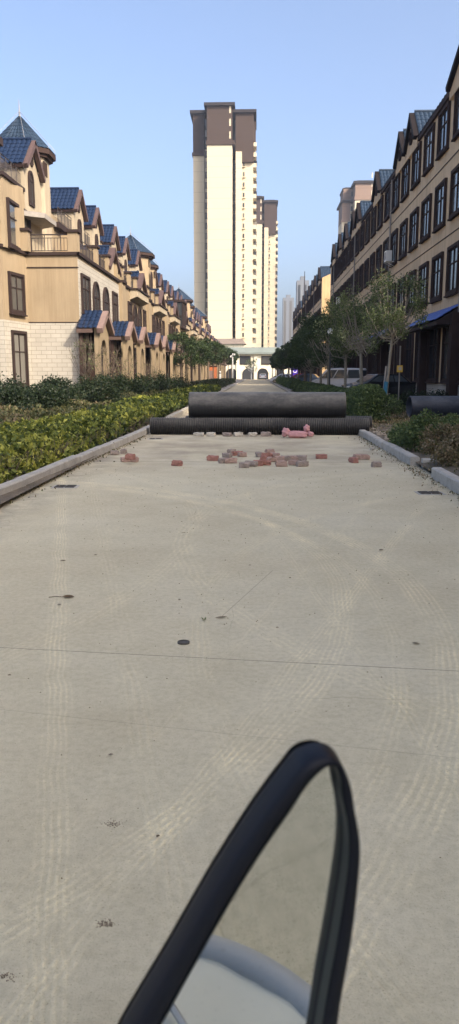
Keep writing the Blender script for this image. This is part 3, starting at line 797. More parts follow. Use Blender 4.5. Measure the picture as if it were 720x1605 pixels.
tu_ = house(H0 + 11.6 + 2 * HP, HP, True, False, 'tan terrace house under the second pointed blue turret along the row')
ords = {1: 'tan terrace house second beyond the white brick one, before the second turret', 3: 'terrace house with a dark glazed balcony box on its terrace',
        4: 'terrace house just past the dark glazed balcony box', 5: 'terrace house midway between second and third turrets, behind the first left street tree',
        6: 'terrace house under the third pointed turret of the row', 7: 'terrace house just beyond the third turret', 8: 'terrace house between the third and fourth turrets, nearer the fourth',
        9: 'terrace house under the last pointed turret, near the far end', 10: 'terrace house next to last at the far end of the row', 11: 'farthest terrace house, last of the row before the gatehouse'}
hh = {}
for k in range(1, 12):
    if k == 2: continue
    o = copy_tree(tu_ if k in (6, 9) else pl_)
    o.location.y = H0 + 11.6 + k * HP; o['label'] = ords[k]; hh[k] = o
# glazed balcony box on one house
gb = MB(); gb.box(-10.6, -8.35, 0.3, 3.9, 6.7, 6.95); gb.box(-10.7, -8.25, 0.2, 4.0, 9.6, 9.85)
for x_ in (-10.6, -9.5, -8.47):
    gb.box(x_, x_ + 0.12, 0.3, 0.42, 6.95, 9.6)
for y_ in (1.5, 2.7, 3.78): gb.box(-8.47, -8.35, y_, y_ + 0.12, 6.95, 9.6)
gb.box(-10.5, -8.4, 0.31, 0.38, 8.0, 8.1)
g_ = gb.build('glazed_balcony', 'brown_trim', hh[3])
gp = MB(); gp.box(-10.5, -8.42, 0.4, 3.8, 6.95, 9.55); gp.build('pane', 'window_glass', g_)

# ------------------------------------------------------------------ right-hand blocks
ZS = (4.35, 7.95, 11.4, 14.4, 16.1)
def ground_unit(parent, y, w_):
    window(parent, 'rect', w_, 2.9, (9.0, y, 1.15), FL, 0.14, 0.12, 'dark_trim')
def block(name, y0, y1, label, gables, bays, awnings=(), acs=(), gwin=True, endwall='yellow_stucco'):
    t = empty(name, (0, 0, 0), 0, label, 'building', 'long four storey blocks on the right')
    m_ = MB(); m_.box(9.0, 21, y0, y1, 0, 14.3); m_.build('wall', 'street_stucco', t)
    e = MB(); e.prism([(9.0, 0), (21, 0), (21, 14.3), (15, 17.3), (9.0, 14.6)], 'y', y0 - 0.12, y0 - 0.001); e.build('end_wall', endwall, t)
    e = MB(); e.prism([(9.0, 0), (21, 0), (21, 14.3), (15, 17.3), (9.0, 14.6)], 'y', y1 + 0.001, y1 + 0.12); e.build('end_wall', endwall, t)
    s = MB()
    for z in ZS[:3]: s.box(8.97, 9.0, y0, y1, z - 0.02, z + 0.02)
    s.build('floor_joint', 'brown_trim', t)
    bs_ = MB(); bs_.box(8.96, 9.0, y0, y1, 0, 1.05); bs_.build('brick_base', 'base_brick', t)
    # cornice and roof
    c = MB(); c.box(8.86, 9.0, y0, y1, 14.25, 14.5); c.build('cornice', 'dark_trim', t)
    r = MB(); tiles(r, (8.92, y0, 14.48), (8.92, y1, 14.48), (15, y1, 17.4), (15, y0, 17.4), 0.5, 0.8); tiles(r, (21.3, y0, 14.4), (21.3, y1, 14.4), (15, y1, 17.4), (15, y0, 17.4), 0.9, 1.4)
    r.build('main_roof', 'pale_blue_tile', t)
    for yc, hw in gables:
        zr = 14.4 + hw * 1.02 if hw < 2.5 else 14.4 + hw * 0.45
        gable(t, 8.84, 15, yc, hw, 14.4, zr, 0.0, 0.2, wall='street_stucco', tile='pale_blue_tile', fascia='gable_dark', sgn=-1, zb=14.0, fw=0.3)
        window(t, 'round', 0.8, 0.8, (8.84, yc, 14.5), FL, 0.1, fmat='dark_trim')
    for y in bays:
        for z, h in ((5.15, 2.2), (8.6, 2.1), (12.05, 2.05)):
            window(t, 'rect', 2.1, h, (9.0, y, z), FL, 0.13, 0.15, 'dark_trim')
    # downspouts between bays
    for k, y in enumerate(bays):
        if k % 6 == 3: dsp = MB(); dsp.tube([(8.9, y + 1.55, 0.3), (8.9, y + 1.55, 14.2)], 0.06, 6); dsp.build('downpipe', 'grey_slab', t)
    if gwin:
        # shopfront: dark posts, tall panes
        for k, y in enumerate(bays):
            ground_unit(t, y, 2.3)
            if k % 2 == 0:
                p = MB(); p.box(8.55, 8.95, y - 1.9, y - 1.35, 0, 4.2); p.build('post', 'dark_trim', t)
    for a, c_ in awnings:
        m_ = MB(); m_.prism([(9.0, 3.75), (9.0, 4.5), (7.95, 3.85), (7.95, 3.7)], 'y', a, c_); aw = m_.build('awning', 'brown_trim', t)
        m_ = MB(); tiles(m_, (7.9, a + 0.03, 3.84), (7.9, c_ - 0.03, 3.84), (9.0, c_ - 0.03, 4.52), (9.0, a + 0.03, 4.52), 0.28, 0.4); m_.build('roof', 'awning_tile', aw)
    return t
bays1 = [24.0 + 3.2 * k for k in range(23)]
block('apartment_block', 21.5, 97.8, 'nearest long four storey block on the right with dark framed windows and gables',
      [(27.0, 3.0), (35.7, 3.0), (47.6, 1.65), (51.0, 1.65), (60.5, 1.65), (71.0, 1.65), (74.3, 1.65), (80.4, 1.65), (92.7, 1.65), (86.2, 1.65)], bays1,
      [(35.2, 42.6), (51.5, 58.0), (66, 73), (24, 30)])
bays2 = [112.6 + 3.3 * k for k in range(14)]
block('apartment_block', 110.5, 158.5, 'middle block on the right, behind the dark green tree with its yellow end wall showing',
      [(113.5, 1.8), (121, 1.6), (127, 1.6), (135, 1.6), (143, 1.6), (151, 1.6)], bays2)
bays3 = [162 + 3.3 * k for k in range(10)]
block('apartment_block', 159.8, 196, 'farthest four storey block on the right, seen above the far trees',
      [(163, 1.6), (171, 1.6), (180, 1.6), (189, 1.6)], bays3)
bays0 = [-48 + 3.2 * k for k in range(19)]
block('apartment_block', -50, 12, 'four storey block added unseen behind the camera on the right to shade the street', [(-40, 3), (-24, 1.65), (-10, 1.65), (3, 3)], bays0, gwin=False)  # out of view, added to continue the row and cast shade on the street
# air conditioners on brackets
for i, (y, z, lb) in enumerate(((52.6, 8.75, 'white air conditioner box on the third floor wall, nearer of the two'), (83.6, 8.75, 'white air conditioner box far along the block wall above the trees'))):
    t = empty('air_conditioner', (8.5, y, z), 0, lb, 'air conditioner', 'air conditioners on the right wall')
    m_ = MB(); m_.box(-0.16, 0.22, -0.38, 0.38, 0, 0.66)
    m_.build('casing', 'white_metal', t)
    m_ = MB(); m_.ring([(0.26 * math.cos(2 * PI * k / 20) - 0.06, 0.33 + 0.26 * math.sin(2 * PI * k / 20)) for k in range(20)], [(0.23 * math.cos(2 * PI * k / 20) - 0.06, 0.33 + 0.23 * math.sin(2 * PI * k / 20)) for k in range(20)], 'x', -0.18, -0.155)
    for k in range(-2, 3): m_.box(-0.18, -0.165, -0.28, 0.18, 0.32 + k * 0.09, 0.335 + k * 0.09)
    m_.build('fan_grille', 'grey_slab', t)
    for y_ in (-0.3, 0.3): m_ = MB(); m_.box(-0.18, 0.5, y_ - 0.02, y_ + 0.02, -0.05, 0); m_.tube([(0.45, y_, -0.35), (-0.15, y_, -0.04)], 0.015, 4); m_.build('bracket', 'white_metal', t)

# ------------------------------------------------------------------ towers
def pane_col(parent, x, y, w_, z0, n, h=1.5, mat='window_glass', name='window', step=2.9, skip=()):
    m_ = MB(); m_.box(-w_ / 2, w_ / 2, -0.05, 0.03, 0, h); me = m_.mesh(name, mat)
    for k in range(n):
        if k in skip: continue
        child(name, me, parent, (x, y, z0 + k * step))
def tower(name, X, Y, label, cut=0, podium=False, detail=True, zb=67.4, zr=62.8, clad='tower_brown_clad'):
    t = empty(name, (X, Y, 0), 0, label, 'tower block', 'residential tower blocks')
    H = 78.3
    lo = MB()
    lo.box(-9.0, 9.1, 9, 21, 0, zb)                # core
    lo.box(-9.6, -6.3, 5.5, 20, 0, zb - 1.8 - cut)     # left wing
    lo.box(-5.1, 2.2, 0, 9.5, 0, zb)               # front panel
    lo.box(-6.2, -5.3, 6.2, 9.5, 0, zb)
    lo.box(3.2, 5.0, 2.0, 9.5, 0, 65.6)
    lo.box(5.0, 8.3, 3.5, 9.5, 0, zr + 2.8)
    lo.build('wall', 'tower_cream', t)
    hi = MB()
    hi.box(-8.9, 9.0, 9.1, 20.9, zb, H - 1.0)
    hi.box(-9.6, -6.3, 5.5, 20, zb - 1.8 - cut, H - 0.9 - cut)
    hi.box(-5.1, 2.2, 0, 9.5, zb, H - 0.6); hi.box(-5.4, 2.9, -0.35, 9, zb - 0.5, zb + 0.7)
    hi.box(3.1, 8.4, 2.4, 9.5, zr, H - 1.8); hi.box(-9.9, -6.2, 5.1, 9, zb - 2.0 - cut, zb - 1.1 - cut)
    hi.build('top_storeys', clad, t)
    r = MB()
    def hip(x0, x1, y0, y1, z, o=0.8):
        r.box(x0 - o, x1 + o, y0 - o, y1 + o, z - 0.35, z + 0.45)
        a = [(x0 - o, y0 - o, z + .45), (x1 + o, y0 - o, z + .45), (x1 + o, y1 + o, z + .45), (x0 - o, y1 + o, z + .45)]
        c = [(x0 + 1.2, y0 + 1.2, z + 1.1), (x1 - 1.2, y0 + 1.2, z + 1.1), (x1 - 1.2, y1 - 1.2, z + 1.1), (x0 + 1.2, y1 - 1.2, z + 1.1)]
        r.add(a + c, [(4, 5, 6, 7), (0, 1, 5, 4), (1, 2, 6, 5), (2, 3, 7, 6), (3, 0, 4, 7)])
    hip(-5.1, 2.2, 0, 9.5, H - 0.6); hip(-9.6, -6.3, 5.5, 20, H - 0.9 - cut); hip(3.1, 8.4, 2.4, 9.5, H - 1.8); hip(-8.9, 8.9, 10, 20.9, H - 1.0, 0.3)
    r.build('roof', 'tower_roof', t)
    if detail:
        pane_col(t, -5.7, 6.15, 0.75, 1.2, 26, 1.9)
        pane_col(t, 2.7, 8.95, 0.9, 1.2, 25, 1.9)
        pane_col(t, 5.5, 3.48, 0.55, 1.1, 22, 1.2)
        # air-conditioner ledges beside those windows
        m_ = MB(); m_.box(-0.1, 1.0, -0.6, 0, 0, 0.12); m_.box(-0.1, 0.02, -0.6, 0, 0.12, 1.0); me = m_.mesh('ledge', 'tower_cream')
        for k in range(26): child('ledge', me, t, (5.1, 3.5, 0.7 + 2.9 * k))
        # balconies on the right side
        m_ = MB(); m_.box(0, 1.0, 0, 5, 0, 1.1); m_.box(0, 0.9, 0.4, 4.6, 1.1, 1.15); me = m_.mesh('balcony', 'tower_cream')
        for k in range(24): child('balcony', me, t, (8.3, 4.6, 1.0 + 2.9 * k))
        pane_col(t, 9.0, 8.94, 0.9, 2.3, 22, 1.5)
        pane_col(t, 1.6, -0.02, 0.5, zb + 1.2, 3, 1.9, 'tower_cream', 'light_panel', 3.4)
    return t
t1 = tower('tower_block', -9.6, 238, 'tallest looking cream tower with brown top storeys above the end of the road', podium=True)
tower('tower_block', 0.0, 357, 'second cream tower, half hidden behind the larger one on its left')
tower('tower_block', 44.7, 331, 'cream tower rising behind the gables of the right hand block', cut=6, zb=71.5, zr=69.5, clad='tower_tan_clad')
b = MB(); b.box(-16.2, -3.6, 229, 237, 0, 10.1)
pt = empty('podium_building', (0, 0, 0), 0, 'low flat roofed podium at the foot of the tall cream tower', 'building')
b.build('wall', 'gate_stucco', pt)
b = MB(); b.prism([(-17.2, 10.1), (-3.0, 10.1), (-4.2, 11.6), (-15.5, 11.6)], 'y', 228, 237); b.build('roof', 'podium_roof', pt)
def far_tower(X, Y, wx, wy, h, lb, lean=None):
    t = empty('distant_tower', (X, Y, 0), 0, lb, 'tower block', 'hazy towers on the horizon')
    m_ = MB(); m_.box(-wx / 2, wx / 2, 0, wy, 0, h); m_.box(wx * 0.05, wx / 2 + 3, 2, wy, 0, h * 0.88); m_.box(-wx * 0.2, wx * 0.2, 2, wy - 2, h, h + 3)
    m_.build('wall', 'tower_grey', t)
    m_ = MB(); m_.box(-wx * 0.4, -wx * 0.2, -0.12, 0.0, 3, h - 3); m_.box(wx * 0.1, wx * 0.3, -0.12, 0.0, 3, h - 3)
    m_.build('window_strip', 'window_glass', t)
    return t
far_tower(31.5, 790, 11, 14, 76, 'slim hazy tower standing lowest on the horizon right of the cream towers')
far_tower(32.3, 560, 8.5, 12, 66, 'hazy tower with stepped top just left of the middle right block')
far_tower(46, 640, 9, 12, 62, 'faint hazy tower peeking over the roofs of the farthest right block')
# tall mast near the hazy tower
t = empty('mast', (28.6, 480, 0), 0, 'thin mast rising beside the stepped hazy tower', 'mast')
b = MB(); b.tube([(0, 0, 0), (0, 0, 50), (0, 0, 62)], [0.5, 0.4, 0.2], 6); b.build('pole', 'tower_roof', t)

# ------------------------------------------------------------------ gatehouse at the end of the road
GY = 221.0
gt = empty('gatehouse', (0, GY, 0), 0, 'cream gatehouse with two dark arches and a wide flat roof across the road end', 'building')
b = MB(); b.box(-16, 24, 0, 7, 0, 7.0); b.build('wall', 'gate_stucco', gt)
b = MB(); b.box(-17, 25, -1.2, 8, 7.0, 7.5); b.prism([(-1.2, 7.5), (8, 7.5), (7, 8.9), (-0.2, 8.9)], 'x', -17, 25); b.build('roof', 'gate_roof', gt)
for xc in (-2.35, 1.85, -7.0, 6.4):
    window(gt, 'arch', 3.1, 3.1, (xc, 0, 0), FF, 0.15, 0.12, 'dark_trim', 'arch_door')
for xc in (-7.5, -3.2, 3.0, 7.5, -11.5):
    window(gt, 'rect', 3.2, 2.3, (xc, 0, 4.2), FF, 0.15, 0.1, 'brown_trim')
for xc in (-5.2, -0.2, 5.2, 9.9, -9.6): b = MB(); b.box(xc - 0.45, xc + 0.45, -0.35, 0, 0, 7.0); b.build('pilaster', 'gate_stucco', gt)

# ------------------------------------------------------------------ pipes
def pipe(name, x0, x1, y, z, r, ribbed, mat, label, rz=0.0, wall=0.035):
    t = empty(name, ((x0 + x1) / 2, y, 0), rz, label, 'pipe')
    hl = (x1 - x0) / 2; mb = MB(); seg = 48
    prof = []
    if ribbed:
        per = 0.046; n = int(2 * hl / per); st = 2 * hl / n
        for k in range(n):
            a = -hl + k * st
            prof += [(a + 0.02 * st, r - 0.022), (a + 0.25 * st, r - 0.004), (a + 0.40 * st, r), (a + 0.62 * st, r), (a + 0.78 * st, r - 0.004), (a + 0.98 * st, r - 0.022)]
    else:
        n = 160
        prof = [(-hl, r - 0.012)] + [(-hl + 2 * hl * (k + 0.5) / n, r + 0.0018 * math.sin(k * 1.9) + 0.0012 * math.sin(k * 5.3)) for k in range(n)] + [(hl, r - 0.012)]
    prof = prof + [(hl, r - wall), (hl - 0.002, r - wall - 0.001), (-hl + 0.002, r - wall - 0.001), (-hl, r - wall)]
    m_ = len(prof); vs = []; fs = []
    for i, (a, rr) in enumerate(prof):
        for k in range(seg):
            g = 2 * PI * k / seg; vs.append((a, rr * math.cos(g), z + rr * math.sin(g)))
    for i in range(m_):
        for k in range(seg):
            fs.append((i * seg + k, i * seg + (k + 1) % seg, ((i + 1) % m_) * seg + (k + 1) % seg, ((i + 1) % m_) * seg + k))
    mb.add(vs, fs)
    o = mb.build('pipe_wall', mat, t, smooth=not ribbed)
    return t
def single(t):          # a thing that is one mesh
    ch = t.children[0]; ch.parent = None
    ch.name = t.name.split('.')[0] if False else t.name + '_body'
    return t
RL, RU = 0.22, 0.36
p1 = pipe('corrugated_pipe', -2.74, 2.9, 20.0, RL, RL, True, 'pipe_ribbed', 'long black ribbed pipe lying across the road under the big pipe')
p2 = pipe('plastic_pipe', -1.76, 2.33, 20.46, RU + 0.36, RU, False, 'pipe_black', 'thick dusty black smooth pipe on top of the ribbed pipe', 0.004)
p3 = pipe('corrugated_pipe', -1.9, 3.1, 20.9, RL, RL, True, 'pipe_ribbed', 'second black ribbed pipe behind the first, carrying the big pipe')
p4 = pipe('plastic_pipe', 5.15, 10.6, 26.6, 0.36 + 0.10, 0.36, False, 'pipe_blue', 'dark blue grey pipe lying in the weeds at the right edge', rad(5))

# ------------------------------------------------------------------ bricks
def brick_mesh(rng, l=0.225, w_=0.115, h=0.105, chip=0.016):
    mb = MB(); nx, ny, nz = 5, 3, 3
    import bmesh
    bm = bmesh.new(); bmesh.ops.create_cube(bm, size=1.0); bmesh.ops.subdivide_edges(bm, edges=bm.edges[:], cuts=3, use_grid_fill=True)
    for v in bm.verts:
        e = sum(abs(abs(c) - 0.5) < 1e-4 for c in v.co)
        k = {1: 1.0, 2: 0.955, 3: 0.90}.get(e, 1.0)
        v.co = Vector((v.co.x * l * k, v.co.y * w_ * (k - (0.04 if e > 1 else 0)), v.co.z * h * (k - (0.04 if e > 1 else 0)))) + Vector(rng.uniform(-chip, chip, 3)) * (0.9 if e > 1 else 0.3)
    me = bpy.data.meshes.new('brick'); bm.to_mesh(me); bm.free()
    return me
rng = np.random.default_rng(11)
BM = {}
for nm in ('red_brick', 'pink_brick', 'grey_brick', 'pale_brick'):
    for k in range(3):
        me = brick_mesh(rng); me.materials.append(MATS[nm]); BM[nm, k] = me
def brick(px, py, col, rz, label, z=0.0, sc=1.0, group='loose bricks on the road', tilt=0.0):
    p = G(px, py, z)
    o = bpy.data.objects.new('brick', BM[col, int(px) % 3]); COL.objects.link(o)
    o.location = (p.x, p.y, z + 0.044 * sc); o.rotation_euler = (tilt, 0, rad(rz)); sc *= 0.9; o.scale = (sc * (0.8 + 0.3 * ((int(px) * 7) % 5) / 4), sc, sc * (0.85 + 0.25 * ((int(px) * 3) % 4) / 3)); o.rotation_euler.z += 0.5 * math.sin(px * 3.7)
    return tag(o, label, 'brick', group)
R_, P_, G_, W_ = 'red_brick', 'pink_brick', 'grey_brick', 'pale_brick'
for a in [
    (334, 722, R_, 12, 'reddish brick lying left of the main heap, clear of the others'), (363, 711, G_, 80, 'grey brick at the back left of the small middle group'),
    (372, 714, R_, 25, 'red brick touching the back of the small middle group'), (356, 717, G_, -20, 'low flat grey brick chip left in the middle group'),
    (380, 716, P_, 50, 'pinkish broken brick at the right of the middle group'), (350, 726, G_, 5, 'grey brown brick in front of the middle group, left of its pair'),
    (362, 726, P_, -8, 'grey pink brick in front of the middle group, right of its pair'), (406, 716, G_, 85, 'small grey brick standing alone behind the main heap'),
    (423, 711, P_, 10, 'pink brick farthest back in the main heap'), (419, 717, R_, 30, 'reddish brick in the second line of the main heap'),
    (431, 717, P_, -15, 'pinkish brick in the second line of the main heap, right end'), (424, 724, P_, 70, 'pink brick turned end on in the middle of the main heap'),
    (383, 733, G_, 8, 'grey brick at the front left tip of the main heap'), (394, 731, G_, -25, 'dark grey brick next to the front left tip of the heap'),
    (405, 730, R_, 5, 'bright red brick at the front of the main heap, left of its pair'), (416, 729, R_, -10, 'bright red brick at the front of the heap, right of its pair'),
    (438, 723, P_, 20, 'pale pink brick at the centre right of the main heap'), (447, 722, G_, -30, 'grey brick wedged between pink ones at the heap centre right'),
    (441, 731, P_, 35, 'pinkish brick lying forward in the gap of the heap'), (460, 722, P_, 15, 'pink brick at the rear right of the main heap'),
    (473, 722, G_, -5, 'grey brick at the rear right end of the main heap'), (460, 729, P_, -12, 'long pink brick at the front right of the heap'),
    (474, 731, G_, 4, 'grey brick at the very front right end of the heap'), (504, 719, R_, 30, 'single red brick lying between the heap and the right group'),
    (554, 725, R_, 80, 'red brick nearest the camera in the right group of three'), (561, 720, P_, 20, 'pink brick in the right group, between two others'),
    (571, 720, P_, -20, 'rounded pink brick at the right end of the right group'), (590, 732, G_, 3, 'flat grey brick alone near the right kerb'),
    (199, 724, P_, 4, 'pink brick front left in the small pile near the left kerb'), (210, 724, P_, -4, 'pink brick front right in the small pile near the left kerb'),
    (278, 730, R_, 2, 'single brown red brick alone on the left half of the road'),
    (194, 711, G_, 60, 'dark brick fragment behind the left kerb pile'), (180, 713, G_, 20, 'dark rock like fragment nearest the left kerb')]:
    brick(*a)
brick(205, 720, R_, 12, 'red brick lying on top of the pile near the left kerb', z=0.088)
brick(413, 722, R_, 60, 'red brick propped on others at the heap left middle', z=0.07, tilt=0.3)
for i, (x, lb) in enumerate(((312, 'pale broken lump wedged under the ribbed pipe, leftmost of the wedges'), (331, 'pale brick wedged under the ribbed pipe, second from left'), (356, 'grey brick wedged under the ribbed pipe, third from left'),
                             (374, 'pale brick wedged under the ribbed pipe, fourth from left'), (396, 'pale brick wedged under the ribbed pipe, fifth from left'), (417, 'grey brick wedged under the ribbed pipe, last before the pink sack'))):
    brick(x, 684, G_ if i in (2, 5) else W_, (8, 2, -6, 1, -3, 5)[i], lb, group='bricks wedged under the ribbed pipe', sc=1.15)
o = brick(583, 706, W_, 30, 'small white stone chip near the right kerb', sc=0.6, group='stones by the kerb'); o.name = 'stone_chip'; o['category'] = 'stone'

# pink sack with two lumps
p = G(466.5, 687)
t = empty('sack', (p.x, p.y, 0), rad(-4), 'pink cement sack with two knotted lumps lying against the ribbed pipe', 'sack')
import bmesh
def blob(parent, name, mat, c, s, seed, amp=0.12, sub=3, sq=1.0):
    rng = np.random.default_rng(seed); bm = bmesh.new(); bmesh.ops.create_icosphere(bm, subdivisions=sub, radius=1)
    ph = rng.uniform(0, 6, 9)
    for v in bm.verts:
        q = v.co.copy(); k = 1 + amp * (math.sin(q.x * 4 + ph[0]) * math.sin(q.y * 5 + ph[1]) + 0.6 * math.sin(q.z * 7 + ph[2] + q.x * 3) + 0.4 * math.sin(q.x * 11 + ph[3] + q.z * 9))
        q = Vector([math.copysign(abs(t_) ** sq, t_) for t_ in q]) * k
        v.co = Vector((c[0] + q.x * s[0], c[1] + q.y * s[1], c[2] + q.z * s[2]))
    me = bpy.data.meshes.new(name); bm.to_mesh(me); bm.free(); me.materials.append(MATS[mat])
    me.polygons.foreach_set('use_smooth', [True] * len(me.polygons))
    o = bpy.data.objects.new(name, me); COL.objects.link(o); o.parent = parent; return o
blob(t, 'bag', 'pink_sack', (0, 0.08, 0.09), (0.25, 0.13, 0.085), 5, 0.06, 4, 0.6)
blob(t, 'knot', 'pink_sack', (-0.29, 0.06, 0.14), (0.10, 0.09, 0.10), 6, 0.2)
blob(t, 'knot', 'pink_sack', (0.22, 0.12, 0.23), (0.07, 0.07, 0.09), 8, 0.22)
blob(t, 'knot', 'pink_sack', (0.31, 0.06, 0.10), (0.08, 0.08, 0.07), 9, 0.2)

# ------------------------------------------------------------------ drains and the small things on the road
def drain(px, py, lb):
    p = G(px, py); t = empty('drain_grate', (p.x, p.y, 0), rad(2), lb, 'drain', 'drain grates beside the kerbs')
    t.scale = (0.54, 0.6, 1)
    b = MB(); b.box(-0.33, 0.33, -0.24, 0.24, -0.02, 0.004); b.build('concrete_collar', 'kerb_stone', t)
    b = MB()
    for s in (-1, 1):
        cx = s * 0.135; b.ring([(cx - 0.12, -0.17), (cx + 0.12, -0.17), (cx + 0.12, 0.17), (cx - 0.12, 0.17)], [(cx - 0.10, -0.15), (cx + 0.10, -0.15), (cx + 0.10, 0.15), (cx - 0.10, 0.15)], 'z', 0.002, 0.014)
        b.box(cx - 0.10, cx + 0.10, -0.15, 0.15, 0.001, 0.006)
        for k in range(5): b.box(cx - 0.10, cx + 0.10, -0.13 + k * 0.06, -0.115 + k * 0.06, 0.0061, 0.012)
    b.build('grate', 'grate', t)
drain(103, 763, 'iron drain grate by the left kerb nearest the camera'); drain(674, 773, 'iron drain grate by the right kerb, leaves caught on it'); drain(244, 688, 'iron drain grate close to the left end of the ribbed pipe')
def flat_leaf(px, py, L_, W2, rz, mat, label, name='dead_leaf', stem=0.0, curl=0.35, cat='leaf', group='dead leaves on the road'):
    p = G(px, py)
    def fn(u, v):
        x = (u - 0.5) * L_; wv = W2 * max(0.02, math.sin(PI * min(1, max(0, u))) ** 0.8); y = (v - 0.5) * wv
        return (x, y, 0.006 + curl * wv * (abs(v - 0.5) * 2) ** 2 * 0.5 + 0.3 * curl * abs(u - 0.5) * L_ * 0.4)
    b = MB(); b.grid(fn, 8, 4)
    if stem: b.tube([(-L_ / 2, 0, 0.008), (-L_ / 2 - stem * 0.5, stem * 0.06, 0.01), (-L_ / 2 - stem, 0, 0.006)], 0.0025, 4)
    o = b.build(name, mat); o.location = p; o.rotation_euler = (0, 0, rad(rz))
    return tag(o, label, cat, group)
flat_leaf(107, 937, 0.09, 0.05, 5, 'dry_leaf', 'dry leaf with a long stem on the left of the road', stem=0.09)
flat_leaf(347, 969, 0.085, 0.02, 20, 'dry_leaf', 'thin curled leaf right of the green sprig')
flat_leaf(99, 880, 0.05, 0.025, 0, 'dry_leaf', 'brown leaf chip above the stemmed leaf'); flat_leaf(93, 949, 0.03, 0.02, 0, 'dark_crumb', 'dark crumb just below the stemmed leaf')
flat_leaf(392, 887, 0.025, 0.02, 0, 'dark_crumb', 'dark crumb in the middle of the road above the green sprig')
flat_leaf(598, 863, 0.05, 0.03, 30, 'dark_crumb', 'dark curled leaf on the right of the road'); flat_leaf(652, 1010, 0.045, 0.02, -15, 'dry_leaf', 'leaf chip on the right tyre track')
flat_leaf(174, 1185, 0.022, 0.014, 20, 'dark_crumb', 'dark leaf chip on the lower left of the road'); flat_leaf(248, 1313, 0.016, 0.012, 60, 'dry_leaf', 'tiny leaf chip left of the mirror')
flat_leaf(282, 941, 0.025, 0.02, 60, 'dry_leaf', 'small chip left above the green sprig'); flat_leaf(288, 836, 0.05, 0.015, 10, 'dry_leaf', 'thin chip on the light dust in front of the bricks')
flat_leaf(455, 907, 0.02, 0.02, 10, 'dry_leaf', 'small chip right of the scratch on the road'); flat_leaf(150, 871, 0.03, 0.02, 10, 'dry_leaf', 'brown chip right of the leaf chip on the left')
flat_leaf(435, 985, 0.02, 0.015, 10, 'dry_leaf', 'brown chip right of the curled leaf'); flat_leaf(15, 1060, 0.02, 0.015, 10, 'dry_leaf', 'brown chip at the left edge of the picture')
# green sprig
p = G(320, 973); b = MB()
rng = np.random.default_rng(3)
for k in range(9):
    a = rng.uniform(0, 2 * PI); l = rng.uniform(0.012, 0.026); q = Vector((math.cos(a) * l, math.sin(a) * l, rng.uniform(0.01, 0.03))); s = Vector((-math.sin(a), math.cos(a), 0)) * 0.007
    b.add([(0, 0, 0.002), q * 0.5 + s, q, q * 0.5 - s], [(0, 1, 2, 3)])
o = b.build('sprig', 'green_leaf'); o.location = p; tag(o, 'small green sprig growing from the road by the curled leaf', 'sprig')
# dark oval hole cover
p = G(288, 1008); b = MB()
b.prism([(0.036 * math.cos(2 * PI * k / 24), 0.033 * math.sin(2 * PI * k / 24)) for k in range(24)], 'z', 0.0, 0.006)
b.ring([(0.036 * math.cos(2 * PI * k / 24), 0.033 * math.sin(2 * PI * k / 24)) for k in range(24)], [(0.030 * math.cos(2 * PI * k / 24), 0.028 * math.sin(2 * PI * k / 24)) for k in range(24)], 'z', 0.006, 0.010)
o = b.build('round_cap', 'grate'); o.location = p; tag(o, 'small dark round cap on the bare concrete in the foreground', 'cap')
# crumbs of earth
def crumbs(px, py, n, spread, label, seed):
    rng = np.random.default_rng(seed); p = G(px, py); b = MB()
    for k in range(n):
        x, y = rng.normal(0, spread, 2) * (1.3, 0.7); s = rng.uniform(0.0008, 0.003)
        b.add([(x + s, y, 0), (x - s, y + s * 0.6, 0), (x - s * 0.3, y - s, 0), (x, y, s)], [(0, 1, 3), (1, 2, 3), (2, 0, 3)])
    o = b.build('earth_crumbs', 'dark_crumb'); o.location = p; tag(o, label, 'earth', kind='stuff')
crumbs(180, 1292, 110, 0.016, 'crumbled dark earth on the lower left road', 1); crumbs(167, 1448, 150, 0.010, 'dark crumbs and twigs beside the black mirror frame', 2)
crumbs(10, 1530, 70, 0.01, 'dark crumbs at the lower left edge', 3)
p = None
rng = np.random.default_rng(8); b = MB()
for k in range(700):
    x, y = rng.uniform(-2.9, 2.6), rng.uniform(1.2, 13); s = rng.uniform(0.0015, 0.005) * (0.6 + y / 9)
    b.add([(x + s, y, 0.0), (x - s, y + s * 0.6, 0.0), (x - s * 0.3, y - s, 0.0), (x, y, s)], [(0, 1, 3), (1, 2, 3), (2, 0, 3)])
tag(b.build('gravel_specks', 'dry_leaf'), 'scattered grit and tiny chips over the dusty road', 'grit', kind='stuff')
# litter of leaves along the kerbs
rng = np.random.default_rng(9)
n = 2000
side = rng.random(n) < 0.45
y = rng.uniform(8, 19.4, n)
kx = np.where(y < 19.5, -3.14 + (y - 9.2) * 0.032, -2.8)
x = np.where(side, kx + rng.exponential(0.055, n) + 0.01, 2.62 - rng.exponential(0.075, n))
gap = (~side) & (rng.random(n) < 0.45)
y = np.where(gap, rng.uniform(11.3, 13.2, n), y); x = np.where(gap, rng.uniform(2.45, 3.6, n), x)
P = np.stack([x, y, rng.uniform(0.01, 0.03, n) + np.where(x > 2.7, 0.06, 0)], 1)
me = leaves_mesh('leaf_litter', P, rng.uniform(0.012, 0.05, n), rng.uniform(0, 1, n), 'weed_leaf', rng, 0.5)
o = bpy.data.objects.new('leaf_litter', me); COL.objects.link(o); tag(o, 'brown leaf litter gathered against the kerbs', 'leaf litter', kind='stuff')

